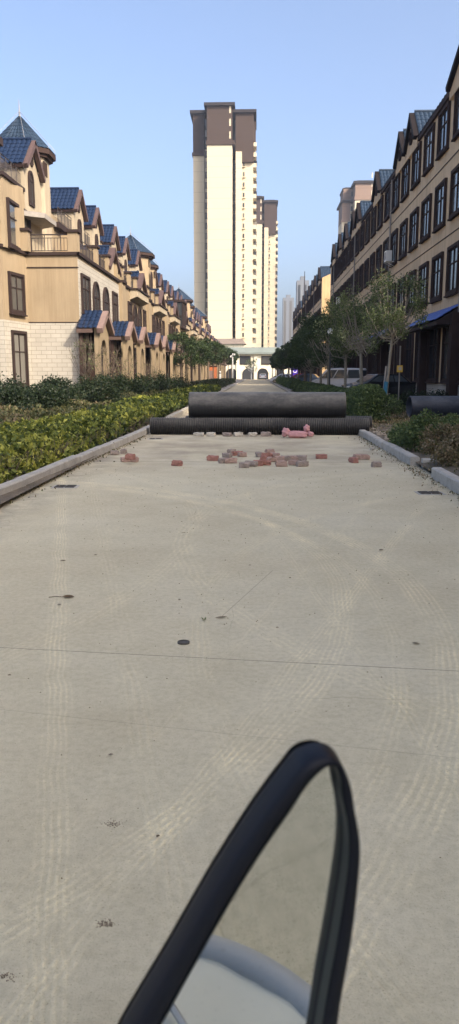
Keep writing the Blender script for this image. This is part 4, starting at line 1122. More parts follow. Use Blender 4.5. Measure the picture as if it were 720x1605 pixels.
# ------------------------------------------------------------------ planting
def noise2(x, y, seed):
    r = np.random.default_rng(seed); z = np.zeros_like(x)
    for k in range(7):
        fx, fy = r.normal(0, 0.9 * (1 + 0.6 * k), 2); z += np.sin(x * fx + y * fy + r.uniform(0, 6)) / (1 + 0.5 * k)
    return z / 3.0
def foliage(name, x0, x1, y0, y1, hfun, n, size, mat, seed, tintf=None, depth=0.45, updir=0.3, zbase=0.06):
    rng = np.random.default_rng(seed)
    # more, smaller leaves near the camera
    u = rng.random(n); y = y0 * (y1 / y0) ** u if y0 > 0 else rng.uniform(y0, y1, n)
    x = rng.uniform(x0, x1, n)
    h = hfun(x, y)
    ok = h > 0.03; x, y, h = x[ok], y[ok], h[ok]; m_ = len(x)
    z = zbase + h * (1 - depth * rng.random(m_) ** 1.6)
    low = rng.random(m_) < 0.25; z = np.where(low, zbase + h * rng.random(m_), z)
    s = size * (y / y0) ** 0.75 * rng.uniform(0.6, 1.3, m_) if y0 > 0 else size * rng.uniform(0.6, 1.3, m_)
    rel = (z - zbase) / np.maximum(h, 0.05)
    tn = rng.uniform(0, 1, m_) if tintf is None else tintf(x, y, rel, rng)
    me = leaves_mesh(name, np.stack([x, y, z], 1), s, tn, mat, rng, 0.55, updir)
    o = bpy.data.objects.new(name, me); COL.objects.link(o)
    return o
# front border: yellow green hedge along the left kerb
def kerbx(y): return np.where(y < 19.5, -3.14 + (y - 9.2) * 0.032, -2.8)
def hb(x, y):
    d = (kerbx(y) - 0.25) - x
    prof = np.clip(d / 0.35, 0, 1) ** 0.6 * np.clip((2.5 - d) / 0.5, 0, 1)
    return np.where(noise2(x * 6, y * 6, 77) < -0.55, 0.12, 1.0) * prof * (0.43 + 0.15 * noise2(x * 2.2, y * 2.2, 4) + 0.13 * noise2(x * 6, y * 6, 5))
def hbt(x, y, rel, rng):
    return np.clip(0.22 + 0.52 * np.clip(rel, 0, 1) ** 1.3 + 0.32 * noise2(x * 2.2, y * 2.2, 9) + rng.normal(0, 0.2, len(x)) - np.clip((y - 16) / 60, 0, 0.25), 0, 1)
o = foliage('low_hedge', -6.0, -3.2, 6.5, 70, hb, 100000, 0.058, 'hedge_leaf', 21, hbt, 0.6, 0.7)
tag(o, 'low hedge with yellow green leaf tips along the left kerb', 'hedge')
# stems inside the low hedge
rng = np.random.default_rng(5); b = MB()
for k in range(900):
    y = 6.5 * (24 / 6.5) ** rng.random(); x = float(kerbx(np.array([y]))[0]) - 0.35 - rng.exponential(0.5)
    if x < -5.5: continue
    q = Vector((x, y, 0.06)); e = q + Vector((rng.normal(0.08, 0.08), rng.normal(0, 0.08), rng.uniform(0.2, 0.38)))
    b.tube([q, e], [0.006, 0.003], 3, False)
tag(b.build('hedge_stems', 'bark', o))
# weedy middle strip
def hw_(x, y): return 0.38 + 0.18 * noise2(x * 1.5, y * 1.2, 14) + 0.1 * np.clip((-x - 5.3), 0, 2)
o = foliage('weed_patch', -7.6, -5.2, 7.5, 60, hw_, 60000, 0.055, 'weed_leaf', 22, lambda x, y, r, g: np.clip(0.25 + 0.35 * noise2(x, y, 3) + g.normal(0, 0.2, len(x)), 0, 1), 0.7, 1.2)
tag(o, 'reddish brown weeds and grass between the low hedge and the dark shrubs', 'weeds', kind='stuff')
o = foliage('ground_cover', -7.4, -4.9, 7.5, 66, lambda x, y: 0.33 + 0.15 * noise2(x * 2, y * 2, 44), 30000, 0.055, 'bush_leaf', 23, lambda x, y, r, g: np.clip(0.35 + 0.3 * noise2(x * 1.3, y, 6) + g.normal(0, 0.2, len(x)), 0, 1), 0.6, 0.8)
tag(o, 'mid green ground cover filling the left planting bed', 'ground cover', kind='stuff')
# dark shrubs in front of the houses: individual
def shrub(x, y, r, h, n, size, mat, label, group, seed, name='shrub', cat='shrub', tintc=0.4):
    rng = np.random.default_rng(seed)
    t = empty(name, (x, y, 0.05), 0, label, cat, group)
    # clumps of leaves on an uneven dome
    nc = 26; cd = rng.normal(size=(nc, 3)); cd[:, 2] = np.abs(cd[:, 2]) * 1.1; cd /= np.linalg.norm(cd, axis=1, keepdims=True)
    cr = rng.uniform(0.55, 1.0, nc)[:, None]; C = cd * cr * (r, r, h * 0.82); C[:, 2] += 0.08
    idx = rng.integers(0, nc, n); d = rng.normal(size=(n, 3)); d /= np.linalg.norm(d, axis=1, keepdims=True)
    P = C[idx] + d * (rng.random((n, 1)) ** 0.45) * r * rng.uniform(0.22, 0.42, nc)[idx][:, None]
    P = P[(P[:, 2] > 0.02)]
    tn = np.clip(tintc + rng.normal(0, 0.16, nc)[idx][:len(P)] + rng.normal(0, 0.14, len(P)), 0, 1)
    me = leaves_mesh('foliage', P, size * rng.uniform(0.6, 1.3, len(P)), tn, mat, rng, 0.55, 0.4)
    child('foliage', me, t)
    b = MB()
    for k in range(nc):
        if k % 2: b.tube([(0, 0, 0), tuple(C[k] * 0.5 + Vector((0, 0, 0.05))), tuple(C[k])], [0.02, 0.012, 0.004], 4, False)
    b.build('stem', 'bark', t)
    return t
k = 0
places = ['farthest left, against the tan end wall', 'below the end wall window', 'before the white brick end wall', 'under the corner of the white brick house', 'in front of the first porch',
          'before the second porch', 'left of the third porch', 'in front of the third porch', 'beyond the third porch', 'beside the low hedge at midway', 'close to the first street tree', 'at the far end of the hedge']
sp = [(-10.2, 25, 1.5, 1.5), (-8.9, 26.5, 1.5, 1.5), (-7.6, 27, 1.3, 1.45), (-7.7, 30, 1.3, 1.5), (-7.2, 33.5, 1.4, 1.55), (-7.2, 37, 1.3, 1.6), (-6.9, 41, 1.4, 1.6), (-7.0, 45, 1.4, 1.6), (-6.8, 49.5, 1.4, 1.5),
      (-6.9, 54, 1.5, 1.5), (-6.8, 59, 1.5, 1.5), (-6.6, 65, 1.6, 1.5)]
for k, (x, y, r, h) in enumerate(sp):
    shrub(x, y, r, h * (0.88, 1.0, 0.8, 0.95)[k % 4], 8500 if y < 40 else 4200, 0.095 if y < 40 else 0.13, 'shrub_leaf', 'dark green shrub ' + places[k], 'dark shrubs before the houses', 100 + k)
sp2 = [(-8.2, 19.0, 1.25, 1.25, 'reddish brown shrub at the left edge, nearest the camera in the second row'), (-7.3, 21.5, 1.1, 1.25, 'dark shrub in the second row, second from the left edge'), (-6.9, 25, 1.1, 1.25, 'low dark shrub behind the reddish weeds'), (-9.6, 21.0, 1.2, 1.4, 'dark shrub cut off by the left edge of the picture'), (-6.1, 30, 1.0, 1.15, 'rounded green shrub halfway back in the left bed')]
for k, (x, y, r, h, lb) in enumerate(sp2):
    shrub(x, y, r, h * (0.8 if k == 0 else 1), 9000, 0.08, 'weed_leaf' if k == 0 else 'shrub_leaf', lb, 'dark shrubs before the houses', 130 + k)
# farther clipped hedge on the left
o = foliage('clipped_hedge', -6.4, -3.4, 74, 130, lambda x, y: 0.75 + 0.08 * noise2(x * 2, y, 1), 16000, 0.16, 'shrub_leaf', 31, None, 0.8)
tag(o, 'dark clipped hedge beside the far part of the road on the left', 'hedge')

# right side planting
def bushbox(name, x0, x1, y0, y1, h, n, size, mat, seed, label, cat='hedge', tc=0.45):
    rng = np.random.default_rng(seed)
    x = rng.uniform(x0, x1, n); y = rng.uniform(y0, y1, n); ed = 0.25
    lim = h * (1 + 0.10 * noise2(x * 2.2, y * 2.2, seed + 1)) * np.clip(np.minimum(np.minimum(x - x0, x1 - x), np.minimum(y - y0, y1 - y)) / ed, 0.25, 1) ** 0.25
    z = lim * (1 - 0.9 * rng.random(n) ** 2.2)
    jx = 0.07 * noise2(z * 5, y * 5, seed + 2)
    tn = np.clip(tc + 0.25 * noise2(x * 2, y * 2 + z, seed + 3) + rng.normal(0, 0.16, n), 0, 1)
    me = leaves_mesh(name, np.stack([x + jx, y, z + 0.06], 1), size * rng.uniform(0.6, 1.3, n), tn, mat, rng, 0.55, 0.4)
    o = bpy.data.objects.new(name, me); COL.objects.link(o); return tag(o, label, cat)
bushbox('bush', 2.95, 3.95, 22.8, 26.5, 1.1, 17000, 0.07, 'bush_leaf', 41, 'dense dark green bush just behind the right end of the pipes', 'bush', 0.4)
bushbox('clipped_hedge', 3.0, 4.3, 28, 67, 0.85, 26000, 0.12, 'bush_leaf', 42, 'long green hedge along the right kerb behind the pipes', tc=0.45)
bushbox('clipped_hedge', 4.4, 8.4, 33, 37, 0.5, 15000, 0.09, 'shrub_leaf', 43, 'dark leafy border under the shopfront windows on the right')
bushbox('clipped_hedge', 3.1, 4.3, 73, 150, 1.0, 16000, 0.2, 'bush_leaf', 44, 'far hedge along the right kerb beside the parked cars')
shrub(4.85, 28.2, 0.55, 0.85, 2600, 0.07, 'bush_leaf', 'light green bush between the wrapped tree and the blue pipe', 'small bushes on the right verge', 51, 'bush', 'bush', 0.7)
for i, (px, py, r, h, lb) in enumerate(((668, 706, 0.50, 0.62, 'broad leafy green bush overhanging the right kerb'), (640, 697, 0.40, 0.42, 'low leafy bush at the pavers, left of the broad one'), (700, 712, 0.45, 0.46, 'scruffy bush at the right edge behind the kerb gap'),
                                        (704, 676, 0.42, 0.34, 'tall grassy weed clump in front of the blue pipe'), (652, 672, 0.3, 0.2, 'small weed clump at the end of the blue pipe'), (722, 728, 0.40, 0.42, 'yellowish weed bush at the right edge above the kerb'))):
    p = G(px, py, 0.1)
    shrub(p.x, p.y, r * 1.15, h * 1.2, 5600, 0.055, 'bush_leaf' if i in (0, 1, 3) else 'weed_leaf', lb, 'small bushes on the right verge', 60 + i, 'bush', 'bush', 0.6)
for i, (x_, y_, r_, h_) in enumerate(((6.3, 31, 0.7, 0.95), (7.3, 32, 0.8, 1.0), (5.2, 33, 0.7, 0.9), (8.2, 30.5, 0.7, 0.95), (4.4, 31.5, 0.6, 0.9))):
    shrub(x_, y_, r_, h_, 2600, 0.08, 'shrub_leaf', ('dark bush behind the blue pipe, middle one', 'dark bush behind the blue pipe below the shop windows', 'dark bush behind the light green bush', 'dark bush behind the blue pipe near the right edge', 'dark bush behind the wrapped tree trunk')[i], 'dark bushes under the shopfront', 80 + i, 'bush', 'bush', 0.35)
o = foliage('dry_grass', 3.0, 9.0, 9, 34, lambda x, y: 0.05 + 0.13 * np.clip(noise2(x * 1.6, y * 1.2, 12) + 0.25, 0, 1) + 0.0 * x, 32000, 0.035, 'weed_leaf', 33, None, 1.0, 2.0, 0.08)
tag(o, 'dry brownish grass and litter on the right verge', 'grass', kind='stuff')

# ------------------------------------------------------------------ trees
def tree(x, y, h, cr, ch, seed, label, group, n=5000, leaf=0.10, mat='tree_leaf', trunk='bark', tr=0.09, airy=False, wrap=False, lean=(0, 0)):
    rng = np.random.default_rng(seed); rnd = random.Random(seed)
    t = empty('street_tree', (x, y, 0.05), 0, label, 'tree', group)
    zc = h - ch; b = MB()
    top = Vector((lean[0], lean[1], zc + ch * 0.35))
    b.tube([(0, 0, 0), (lean[0] * 0.3, lean[1] * 0.3, zc * 0.5), (lean[0] * 0.7, lean[1] * 0.7, zc), top], [tr * 1.25, tr, tr * 0.85, tr * 0.35], 8)
    nc = 34 if airy else 30; C = []
    for k in range(nc):
        a = 2 * PI * rnd.random(); el = rnd.uniform(-0.25, 1.0)
        rr = cr * math.sqrt(max(0.05, 1 - (abs(el - 0.3) / 1.0) ** 2)) * rnd.uniform(0.45, 1.0)
        c = Vector((lean[0] + rr * math.cos(a), lean[1] + rr * math.sin(a), zc + ch * (0.32 + 0.62 * el)))
        C.append(c)
        s = Vector((lean[0] * 0.8, lean[1] * 0.8, zc + ch * rnd.uniform(-0.02, 0.3)))
        m1 = s.lerp(c, 0.5) + Vector((0, 0, -0.08 * ch if not airy else -0.14 * ch))
        b.tube([s, m1, c], [tr * 0.42, tr * 0.24, 0.008], 5, False)
        if airy:
            for q in range(3): b.tube([c, c + Vector((rnd.uniform(-.25, .25), rnd.uniform(-.25, .25), rnd.uniform(0.1, 0.5)))], [0.008, 0.003], 3, False)
    tk = b.build('trunk', trunk, t)
    if wrap:
        wv = MB(); wv.tube([(0, 0, 0.5), (lean[0] * 0.15, 0, 1.25)], tr * 1.32, 10); wv.build('blue_wrap', 'blue_wrap', tk)
        wv = MB()
        for q in range(3):
            pts = [(tr * 1.35 * math.cos(s_ * 0.5), tr * 1.35 * math.sin(s_ * 0.5), 0.04 + q * 0.24 + s_ * 0.016) for s_ in range(13)]
            wv.tube(pts, 0.022, 5)
        wv.build('tape', 'blue_wrap' if not wrap else 'white_metal', tk)
    C = np.array([tuple(c) for c in C]); idx = rng.integers(0, nc, n)
    d = rng.normal(size=(n, 3)); d /= np.linalg.norm(d, axis=1, keepdims=True)
    rad_ = rng.uniform(0.24, 0.44, nc) * cr
    P = C[idx] + d * (rng.random((n, 1)) ** 0.5) * rad_[idx][:, None] * ((1, 1, 0.8) if not airy else (0.8, 0.8, 1.1))
    tn = np.clip(0.42 + rng.normal(0, 0.17, nc)[idx] + rng.normal(0, 0.14, n), 0, 1)
    child('crown', leaves_mesh('crown', P, leaf * rng.uniform(0.6, 1.3, n), tn, mat, rng, 0.5, 0.0), t)
    return t
# right side, nearest first
RT = 'street trees along the right kerb'
t = tree(4.25, 25.9, 4.75, 1.05, 2.3, 301, 'airy tree with a blue wrapped trunk and striped tape near the pipes', RT, 5600, 0.075, 'airy_leaf', 'pale_bark', 0.052, True, True, (0.25, 0.1))
b = MB(); b.tube([(-0.10, 0.12, 0), (0.03, 0.08, 1.75)], 0.028, 8); b.build('support_pole', 'grey_slab', t)
tree(4.25, 31.5, 4.75, 1.25, 2.6, 302, 'airy pale twigged tree, second from the pipes on the right', RT, 5200, 0.085, 'airy_leaf', 'pale_bark', 0.07, True, lean=(-0.1, 0))
tree(4.2, 37.0, 4.9, 1.3, 2.7, 303, 'thin leaved tree with a pale trunk, third on the right', RT, 6000, 0.095, 'airy_leaf', 'pale_bark', 0.07, True)
tree(4.1, 44.5, 5.0, 1.5, 3.3, 304, 'dark dense tree in front of the yellow end wall', RT, 8000, 0.13, 'tree_leaf', 'pale_bark', 0.08)
tree(4.2, 51.0, 5.2, 1.5, 3.4, 305, 'dark leafy tree behind the near lamp globe, fifth on the right', RT, 7000, 0.14, 'tree_leaf', 'pale_bark', 0.08)
tree(4.1, 59.0, 4.8, 1.5, 3.2, 306, 'dark tree above the silver van front, sixth on the right', RT, 6000, 0.16, 'tree_leaf', 'pale_bark', 0.09)
far = [(4.2, 68), (4.2, 78), (4.1, 90), (4.2, 103), (4.1, 118), (4.2, 134), (4.1, 152), (4.2, 172)]
fl = ['just past the far lamp globe', 'next beyond the far lamp', 'above the dark parked car', 'above the red car', 'above the white hatchback', 'left of the purple sign', 'rounded small one near the road end', 'last before the gatehouse']
for k, (x, y) in enumerate(far):
    tree(x, y, 4.9 + 0.1 * k, 1.5, 3.3, 310 + k, 'dark street tree on the right, ' + fl[k], RT, 4200, 0.2 + 0.012 * k, 'tree_leaf', 'bark', 0.09)
LT = 'round crowned trees on the left'
lt = [(-7.3, 76, 5.3), (-7.2, 88, 5.4), (-7.2, 100, 5.9), (-7.0, 113, 6.0), (-7.0, 127, 6.2), (-6.8, 141, 6.5), (-6.4, 156, 6.6), (-6.2, 172, 6.8), (-6.0, 190, 7.0)]
ll = ['nearest, overlapping the fifth porch', 'second in the line', 'third in the line, before the pale walls', 'fourth in the line, before the orange door', 'fifth in the line', 'sixth in the line', 'seventh in the line, near the white camera pole', 'behind the white camera pole', 'last before the gatehouse']
for k, (x, y, h) in enumerate(lt):
    tree(x, y, h, 1.75, 3.3, 330 + k, 'round dark green tree on the left, ' + ll[k], LT, 5000, 0.19 + 0.015 * k, 'tree_leaf', 'bark', 0.1)
# saplings against the white brick
for k, (x, y, h, lb) in enumerate(((-8.2, 37.2, 3.0, 'bare thin sapling before the white brick end wall'), (-7.3, 38.5, 2.7, 'thin reddish sapling in front of the first porch'), (-7.4, 43.5, 2.6, 'thin sapling between the first and second porches'), (-7.2, 52, 2.3, 'small reddish sapling before the third porch'))):
    tree(x, y, h, 0.75, 1.7, 350 + k, lb, 'thin saplings before the houses', 240, 0.09, 'weed_leaf' if k % 2 else 'airy_leaf', 'bark', 0.028, True)
tree(-1.3, 205, 5.2, 1.7, 3.2, 360, 'pale sapling with a white trunk in front of the gatehouse arches', 'sapling at the gatehouse', 700, 0.3, 'airy_leaf', 'white_metal', 0.13, True)

# ------------------------------------------------------------------ lamps, poles, box, sign
def lamp(x, y, lb, h=3.55):
    t = empty('street_lamp', (x, y, 0.05), 0, lb, 'street lamp', 'globe street lamps on the right')
    b = MB(); b.tube([(0, 0, 0), (0, 0, 0.5), (0, 0, 0.52), (0, 0, h)], [0.09, 0.08, 0.05, 0.04], 10); b.tube([(0, 0, h), (0, 0, h + 0.06)], [0.09, 0.11], 10); b.build('post', 'lamp_dark', t)
    blob(t, 'globe', 'lamp_globe', (0, 0, h + 0.22), (0.17, 0.17, 0.18), 1, 0.0, 3)
    b = MB(); b.tube([(0, 0, h + 0.38), (0, 0, h + 0.44)], [0.1, 0.03], 10); b.build('cap', 'lamp_dark', t)
lamp(4.02, 43.0, 'dark lamp post with a white globe, nearer one on the right'); lamp(4.0, 62.5, 'dark lamp post with a small white globe, farther one on the right')
t = empty('camera_pole', (-4.6, 152, 0.1), 0, 'white pole with camera heads on the left pavement near the road end', 'camera pole')
b = MB(); b.tube([(0, 0, 0), (0, 0, 5.4)], [0.14, 0.11], 8); b.build('pole', 'white_metal', t)
b = MB(); b.box(-0.4, 0.4, -0.05, 0.05, 4.9, 5.0); b.box(-0.5, -0.2, -0.4, 0.1, 4.6, 4.9); b.box(0.2, 0.5, -0.4, 0.1, 5.0, 5.3); b.build('camera_head', 'white_metal', t)
t = empty('bollard', (-5.2, 112, 0.1), 0, 'short white post beside the far left pavement', 'post')
b = MB(); b.tube([(0, 0, 0), (0, 0, 1.75), (0, 0, 1.85)], [0.15, 0.15, 0.08], 8); b.build('shaft', 'white_metal', t)
b = MB(); b.tube([(0, 0, 1.5), (0, 0, 1.62)], 0.17, 8); b.build('band', 'lamp_dark', t)
t = empty('orange_kiosk', (-8.0, 138, 0.1), 0, 'orange box like kiosk between the left tree trunks', 'kiosk')
b = MB(); b.box(-1, 1, -1, 1, 0, 2.7); b.build('body', 'orange_door', t)
b = MB(); b.box(-1.1, 1.1, -1.1, 1.1, 2.7, 2.85); b.build('roof', 'brown_trim', t)
b = MB(); b.box(-0.35, 0.35, -1.04, -1.0, 0.1, 2.0); b.build('door', 'pink_fascia', t)
t = empty('yellow_box', (6.0, 33.0, 0.1), 0, 'yellow box fixed to a thin pale post under the windows', 'meter box')
b = MB(); b.tube([(0, 0, 0), (0, 0, 2.6)], 0.03, 6); b.build('post', 'grey_slab', t)
b = MB(); b.box(-0.12, 0.10, -0.16, -0.035, 1.52, 1.80); b.build('box', 'yellow_box', t)
b = MB(); b.box(-0.07, 0.05, -0.17, -0.16, 1.6, 1.74); b.build('door', 'pale_brick', t)
# purple sign with white emblem
t = empty('shop_sign', (5.3, 112, 0.1), 0, 'purple sign board with white crescent shapes above the far parked cars', 'sign')
b = MB(); b.box(-0.35, 0.75, 0, 0.15, 0.9, 3.4); b.box(-0.1, 0.5, 0.03, 0.12, 0, 0.9); b.build('board', 'purple_sign', t)
b = MB()
def cres(cx, cz, r, a0, a1, w_):
    n = 12; o = []
    for k in range(n + 1):
        a = rad(a0 + (a1 - a0) * k / n); ww = w_ * math.sin(PI * k / n) + 0.01; o.append(((r + ww) * math.cos(a), (r + ww) * math.sin(a)))
    i = [(r * math.cos(rad(a0 + (a1 - a0) * k / n)), r * math.sin(rad(a0 + (a1 - a0) * k / n))) for k in range(n + 1)]
    b.prism([(cx + x, cz + z) for x, z in o + i[::-1]], 'y', -0.03, 0.001)
cres(0.2, 2.75, 0.22, 20, 300, 0.1); cres(0.22, 1.95, 0.25, 160, 380, 0.1); cres(0.2, 2.35, 0.1, 0, 200, 0.08)
b.build('emblem', 'lamp_globe', t)

# ------------------------------------------------------------------ cars
def car(x, y, rz, paint, label, l=4.4, wd=1.78, h=1.48, kind='sedan', group='cars parked along the right side'):
    t = empty('parked_car', (x, y, 0.10), rad(rz), label, 'car', group)
    hl, hw = l / 2, wd / 2
    if kind == 'van':
        prof = [(-hl, .35), (-hl, .95), (-hl + .06, 1.1), (-hl + .28, h - .15), (-hl + .5, h - .02), (-.3, h), (.75, h - .03), (1.0, h - .12), (1.62, 1.08), (hl - .12, .9), (hl, .7), (hl, .35)]
        gl = [(-hl + .28, 1.12), (-hl + .42, h - .16), (.82, h - .14), (1.42, 1.10)]
    else:
        prof = [(-hl, .40), (-hl, .85), (-hl + .1, .98), (-hl + .75, 1.0), (-hl + 1.25, h - .06), (-.2, h), (.45, h - .05), (1.15, 1.0), (hl - .3, .82), (hl, .62), (hl, .38)]
        gl = [(-hl + .90, 1.02), (-hl + 1.3, h - .12), (.40, h - .11), (1.0, 1.02)]
    n = len(prof); lay = [(-hw, 0.93, 0.0), (-hw * .96, 1.0, 0), (0, 1.0, 0), (hw * .96, 1.0, 0), (hw, 0.93, 0)]
    b = MB(); vs = []
    for s_, k, _ in [(-1, .96, 0), (-.93, 1, 0), (.93, 1, 0), (1, .96, 0)]:
        for px_, pz in prof:
            tum = 1 - 0.17 * max(0, (pz - .95) / (h - .95))
            vs.append((px_ * (1 if abs(s_) < .95 else .985), s_ * hw * tum, pz if abs(s_) < .95 or pz < .5 else pz - .03))
    fs = [tuple(range(n)), tuple(range(3 * n, 4 * n))]
    for q in range(3):
        for i in range(n): fs.append((q * n + i, q * n + (i + 1) % n, (q + 1) * n + (i + 1) % n, (q + 1) * n + i))
    b.add(vs, fs); body = b.build('body', paint, t)
    # glass
    for s_ in (-1, 1):
        cuts = [0, 0.36, 0.68, 1.0]
        for a, c_ in zip(cuts[:-1], cuts[1:]):
            def at(u, top):
                lo = gl[0][0] + (gl[3][0] - gl[0][0]) * u; hi = gl[1][0] + (gl[2][0] - gl[1][0]) * u
                px_ = hi if top else lo; pz = gl[1][1] if top else gl[0][1]
                tum = 1 - 0.17 * max(0, (pz - .95) / (h - .95)); return (px_, s_ * (hw * tum + .012), pz)
            g = 0.018; b = MB(); q = [at(a + g, 0), at(c_ - g, 0), at(c_ - g, 1), at(a + g, 1)]
            q2 = [(x_, y_ - s_ * .03, z_) for x_, y_, z_ in q]
            b.add(q + q2, [(0, 1, 2, 3), (7, 6, 5, 4), (0, 4, 5, 1), (1, 5, 6, 2), (2, 6, 7, 3), (3, 7, 4, 0)]); b.build('side_window', 'car_glass', t)
    def screen(p0, p1, nm):
        k = []
        for (px_, pz) in (p0, p1):
            tum = (1 - 0.17 * max(0, (pz - .95) / (h - .95))) * hw * .86
            k += [(px_, -tum, pz), (px_, tum, pz)]
        d = Vector((p1[0] - p0[0], 0, p1[1] - p0[1])).normalized(); nn = Vector((-d.z, 0, d.x)); nn = nn if nn.z > 0 else -nn
        k = [Vector(v) + nn * .015 for v in k]
        b = MB(); b.add([k[0], k[1], k[3], k[2]] + [v - nn * .03 for v in (k[0], k[1], k[3], k[2])], [(0, 1, 2, 3), (7, 6, 5, 4), (0, 4, 5, 1), (1, 5, 6, 2), (2, 6, 7, 3), (3, 7, 4, 0)]); b.build(nm, 'car_glass', t)
    if kind == 'van': screen((1.55, 1.14), (1.04, h - .16), 'windscreen'); screen((-hl + .09, 1.14), (-hl + .26, h - .2), 'rear_window')
    else: screen((1.08, 1.05), (.50, h - .09), 'windscreen'); screen((-hl + .80, 1.05), (-hl + 1.2, h - .1), 'rear_window')
    for sx in (-1, 1):
        for s_ in (-1, 1):
            b = MB(); b.tube([(sx * l * .31, s_ * (hw - .18), .31), (sx * l * .31, s_ * (hw + .015), .31)], .31, 20); wh = b.build('wheel', 'tyre', t)
            b = MB(); b.tube([(sx * l * .31, s_ * (hw - .1), .31), (sx * l * .31, s_ * (hw + .025), .31)], .19, 14); b.build('rim', 'chrome', wh)
    for s_ in (-1, 1):
        b = MB(); b.box(hl - .12, hl + .02, s_ * (hw - .28) - .2, s_ * (hw - .28) + .2, .62, .78); b.build('headlight', 'lamp_globe', t)
        b = MB(); b.box(-hl - .02, -hl + .1, s_ * (hw - .2) - .15, s_ * (hw - .2) + .15, .7, .95); b.build('tail_light', 'car_red', t)
    b = MB(); b.box(hl - .05, hl + .02, -.5, .5, .42, .56); b.build('grille', 'tyre', t)
    return t
car(6.9, 64, 150, 'car_white', 'white van with large side windows parked behind the right hedge', 4.7, 1.8, 1.92, 'van')
car(7.0, 44.5, 195, 'car_black', 'black car parked behind the hedge, right of the white van', 4.5, 1.8, 1.48)
car(5.9, 92, 165, 'car_blue', 'dark blue grey car parked left of the white van')
car(6.0, 108, 170, 'car_red', 'red car mostly hidden by the hedge near the purple sign')
car(4.5, 125, 160, 'car_white', 'white hatchback under the trees near the far kerb')
car(1.75, 210, 90, 'car_white', 'small white car near the gatehouse arch at the road end')

# ------------------------------------------------------------------ electric scooter with the mirror in front of the camera
C0 = Vector((0, 0, CAMZ)) + ray(440, 1420).normalized() * 0.44
MN = Vector((0.20, -1.0, -0.10)).normalized()
MU = (Vector((0, 0, 1)) - MN * MN.z).normalized(); MR = MU.cross(MN) * -1
if MR.x < 0: MR = -MR
def onm(px, py, back=0.0):
    d = ray(px, py); o = Vector((0, 0, CAMZ)); t_ = (C0 - MN * back - o).dot(MN) / d.dot(MN); return o + d * t_
outer = [(170, 1652), (197, 1602), (262, 1494), (334, 1369), (404, 1261), (454, 1194), (469, 1177), (485, 1169), (502, 1167), (516, 1171), (526, 1180), (533, 1192), (540, 1214), (545, 1246), (553, 1296), (551, 1349), (541, 1443), (524, 1544), (513, 1640), (494, 1740), (440, 1800), (330, 1820), (210, 1800), (135, 1740)]
inner = [(218, 1652), (247, 1602), (294, 1514), (347, 1418), (397, 1333), (445, 1262), (460, 1236), (475, 1212), (493, 1190), (504, 1181), (512, 1180), (517, 1189), (520, 1203), (521, 1225), (530, 1270), (530, 1330), (513, 1440), (494, 1544), (480, 1630), (462, 1710), (420, 1752), (330, 1766), (250, 1750), (205, 1700)]
def smooth(pl, n=3):
    out = []; m_ = len(pl)
    for i in range(m_):
        p0, p1, p2, p3 = (Vector(pl[(i + k - 1) % m_]) for k in range(4))
        for q in range(n):
            u = q / n; out.append(0.5 * ((2 * p1) + (p2 - p0) * u + (2 * p0 - 5 * p1 + 4 * p2 - p3) * u * u + (3 * p1 - p0 - 3 * p2 + p3) * u ** 3))
    return out
so = [onm(*p, 0.012) + MN * 0.012 for p in smooth(outer)]; si = [onm(*p, 0.010) + MN * 0.010 for p in smooth(inner)]
sc_loc = Vector((-0.32, -0.35, 0))
sc = empty('electric_scooter', sc_loc, 0, 'electric scooter whose black framed mirror stands in the foreground', 'scooter')
def loc_(v): return tuple(Vector(v) - sc_loc)
b = MB(); m_ = len(so); rings = []
for t_, dz in ((0.0, 0.014), (0.01, 0.003), (0.08, -0.0015), (0.45, -0.002), (0.72, -0.001), (0.80, 0.003), (0.97, 0.006), (1.0, 0.010)):
    rings.append([o_.lerp(i_, t_) - MN * dz for o_, i_ in zip(so, si)])
cen = sum(so, Vector()) / m_
rings.append([i_ - MN * 0.014 for i_ in si]); rings.append([o_.lerp(cen, 0.06) - MN * 0.022 for o_ in so])
vs = [loc_(p_) for r_ in rings for p_ in r_]; nr = len(rings)
fs = [(q * m_ + i, q * m_ + (i + 1) % m_, ((q + 1) % nr) * m_ + (i + 1) % m_, ((q + 1) % nr) * m_ + i) for q in range(nr) for i in range(m_)]
b.add(vs, fs); b.build('mirror_frame', 'mirror_black', sc, smooth=True)
b = MB(); b.add([loc_(o_.lerp(i_, 0.78) + MN * 0.0015) for o_, i_ in zip(so, si)] + [loc_(o_.lerp(i_, 1.0) - MN * 0.009) for o_, i_ in zip(so, si)] + [loc_(o_.lerp(i_, 1.02) - MN * 0.0095) for o_, i_ in zip(so, si)], [(q * m_ + i, q * m_ + (i + 1) % m_, (q + 1) * m_ + (i + 1) % m_, (q + 1) * m_ + i) for q in range(2) for i in range(m_)])
b.build('mirror_bezel', 'bezel', sc, smooth=True)
b = MB(); vs = [loc_(i_.lerp(cen, -0.01) - MN * 0.010) for i_ in si] + [loc_(i_.lerp(cen, -0.01) - MN * 0.013) for i_ in si]
b.add(vs, [tuple(range(m_)), tuple(range(m_, 2 * m_))[::-1]]); b.build('mirror_glass', 'mirror_glass', sc)
b = MB(); vs = [loc_(o_.lerp(cen, 0.04) - MN * 0.023) for o_ in so] + [loc_(o_.lerp(cen, 0.35) - MN * 0.045) for o_ in so]
b.add(vs, [(i, (i + 1) % m_, m_ + (i + 1) % m_, m_ + i) for i in range(m_)] + [tuple(range(m_, 2 * m_))]); b.build('mirror_back', 'mirror_black', sc)
mb_ = onm(300, 1800) - MN * 0.03
b = MB(); b.tube([loc_(mb_ + Vector((0, 0, 0.03))), loc_(mb_ + Vector((-0.01, 0.03, -0.05))), loc_((-0.02, 0.43, 0.99))], 0.006, 8); b.build('mirror_stalk', 'mirror_black', sc)
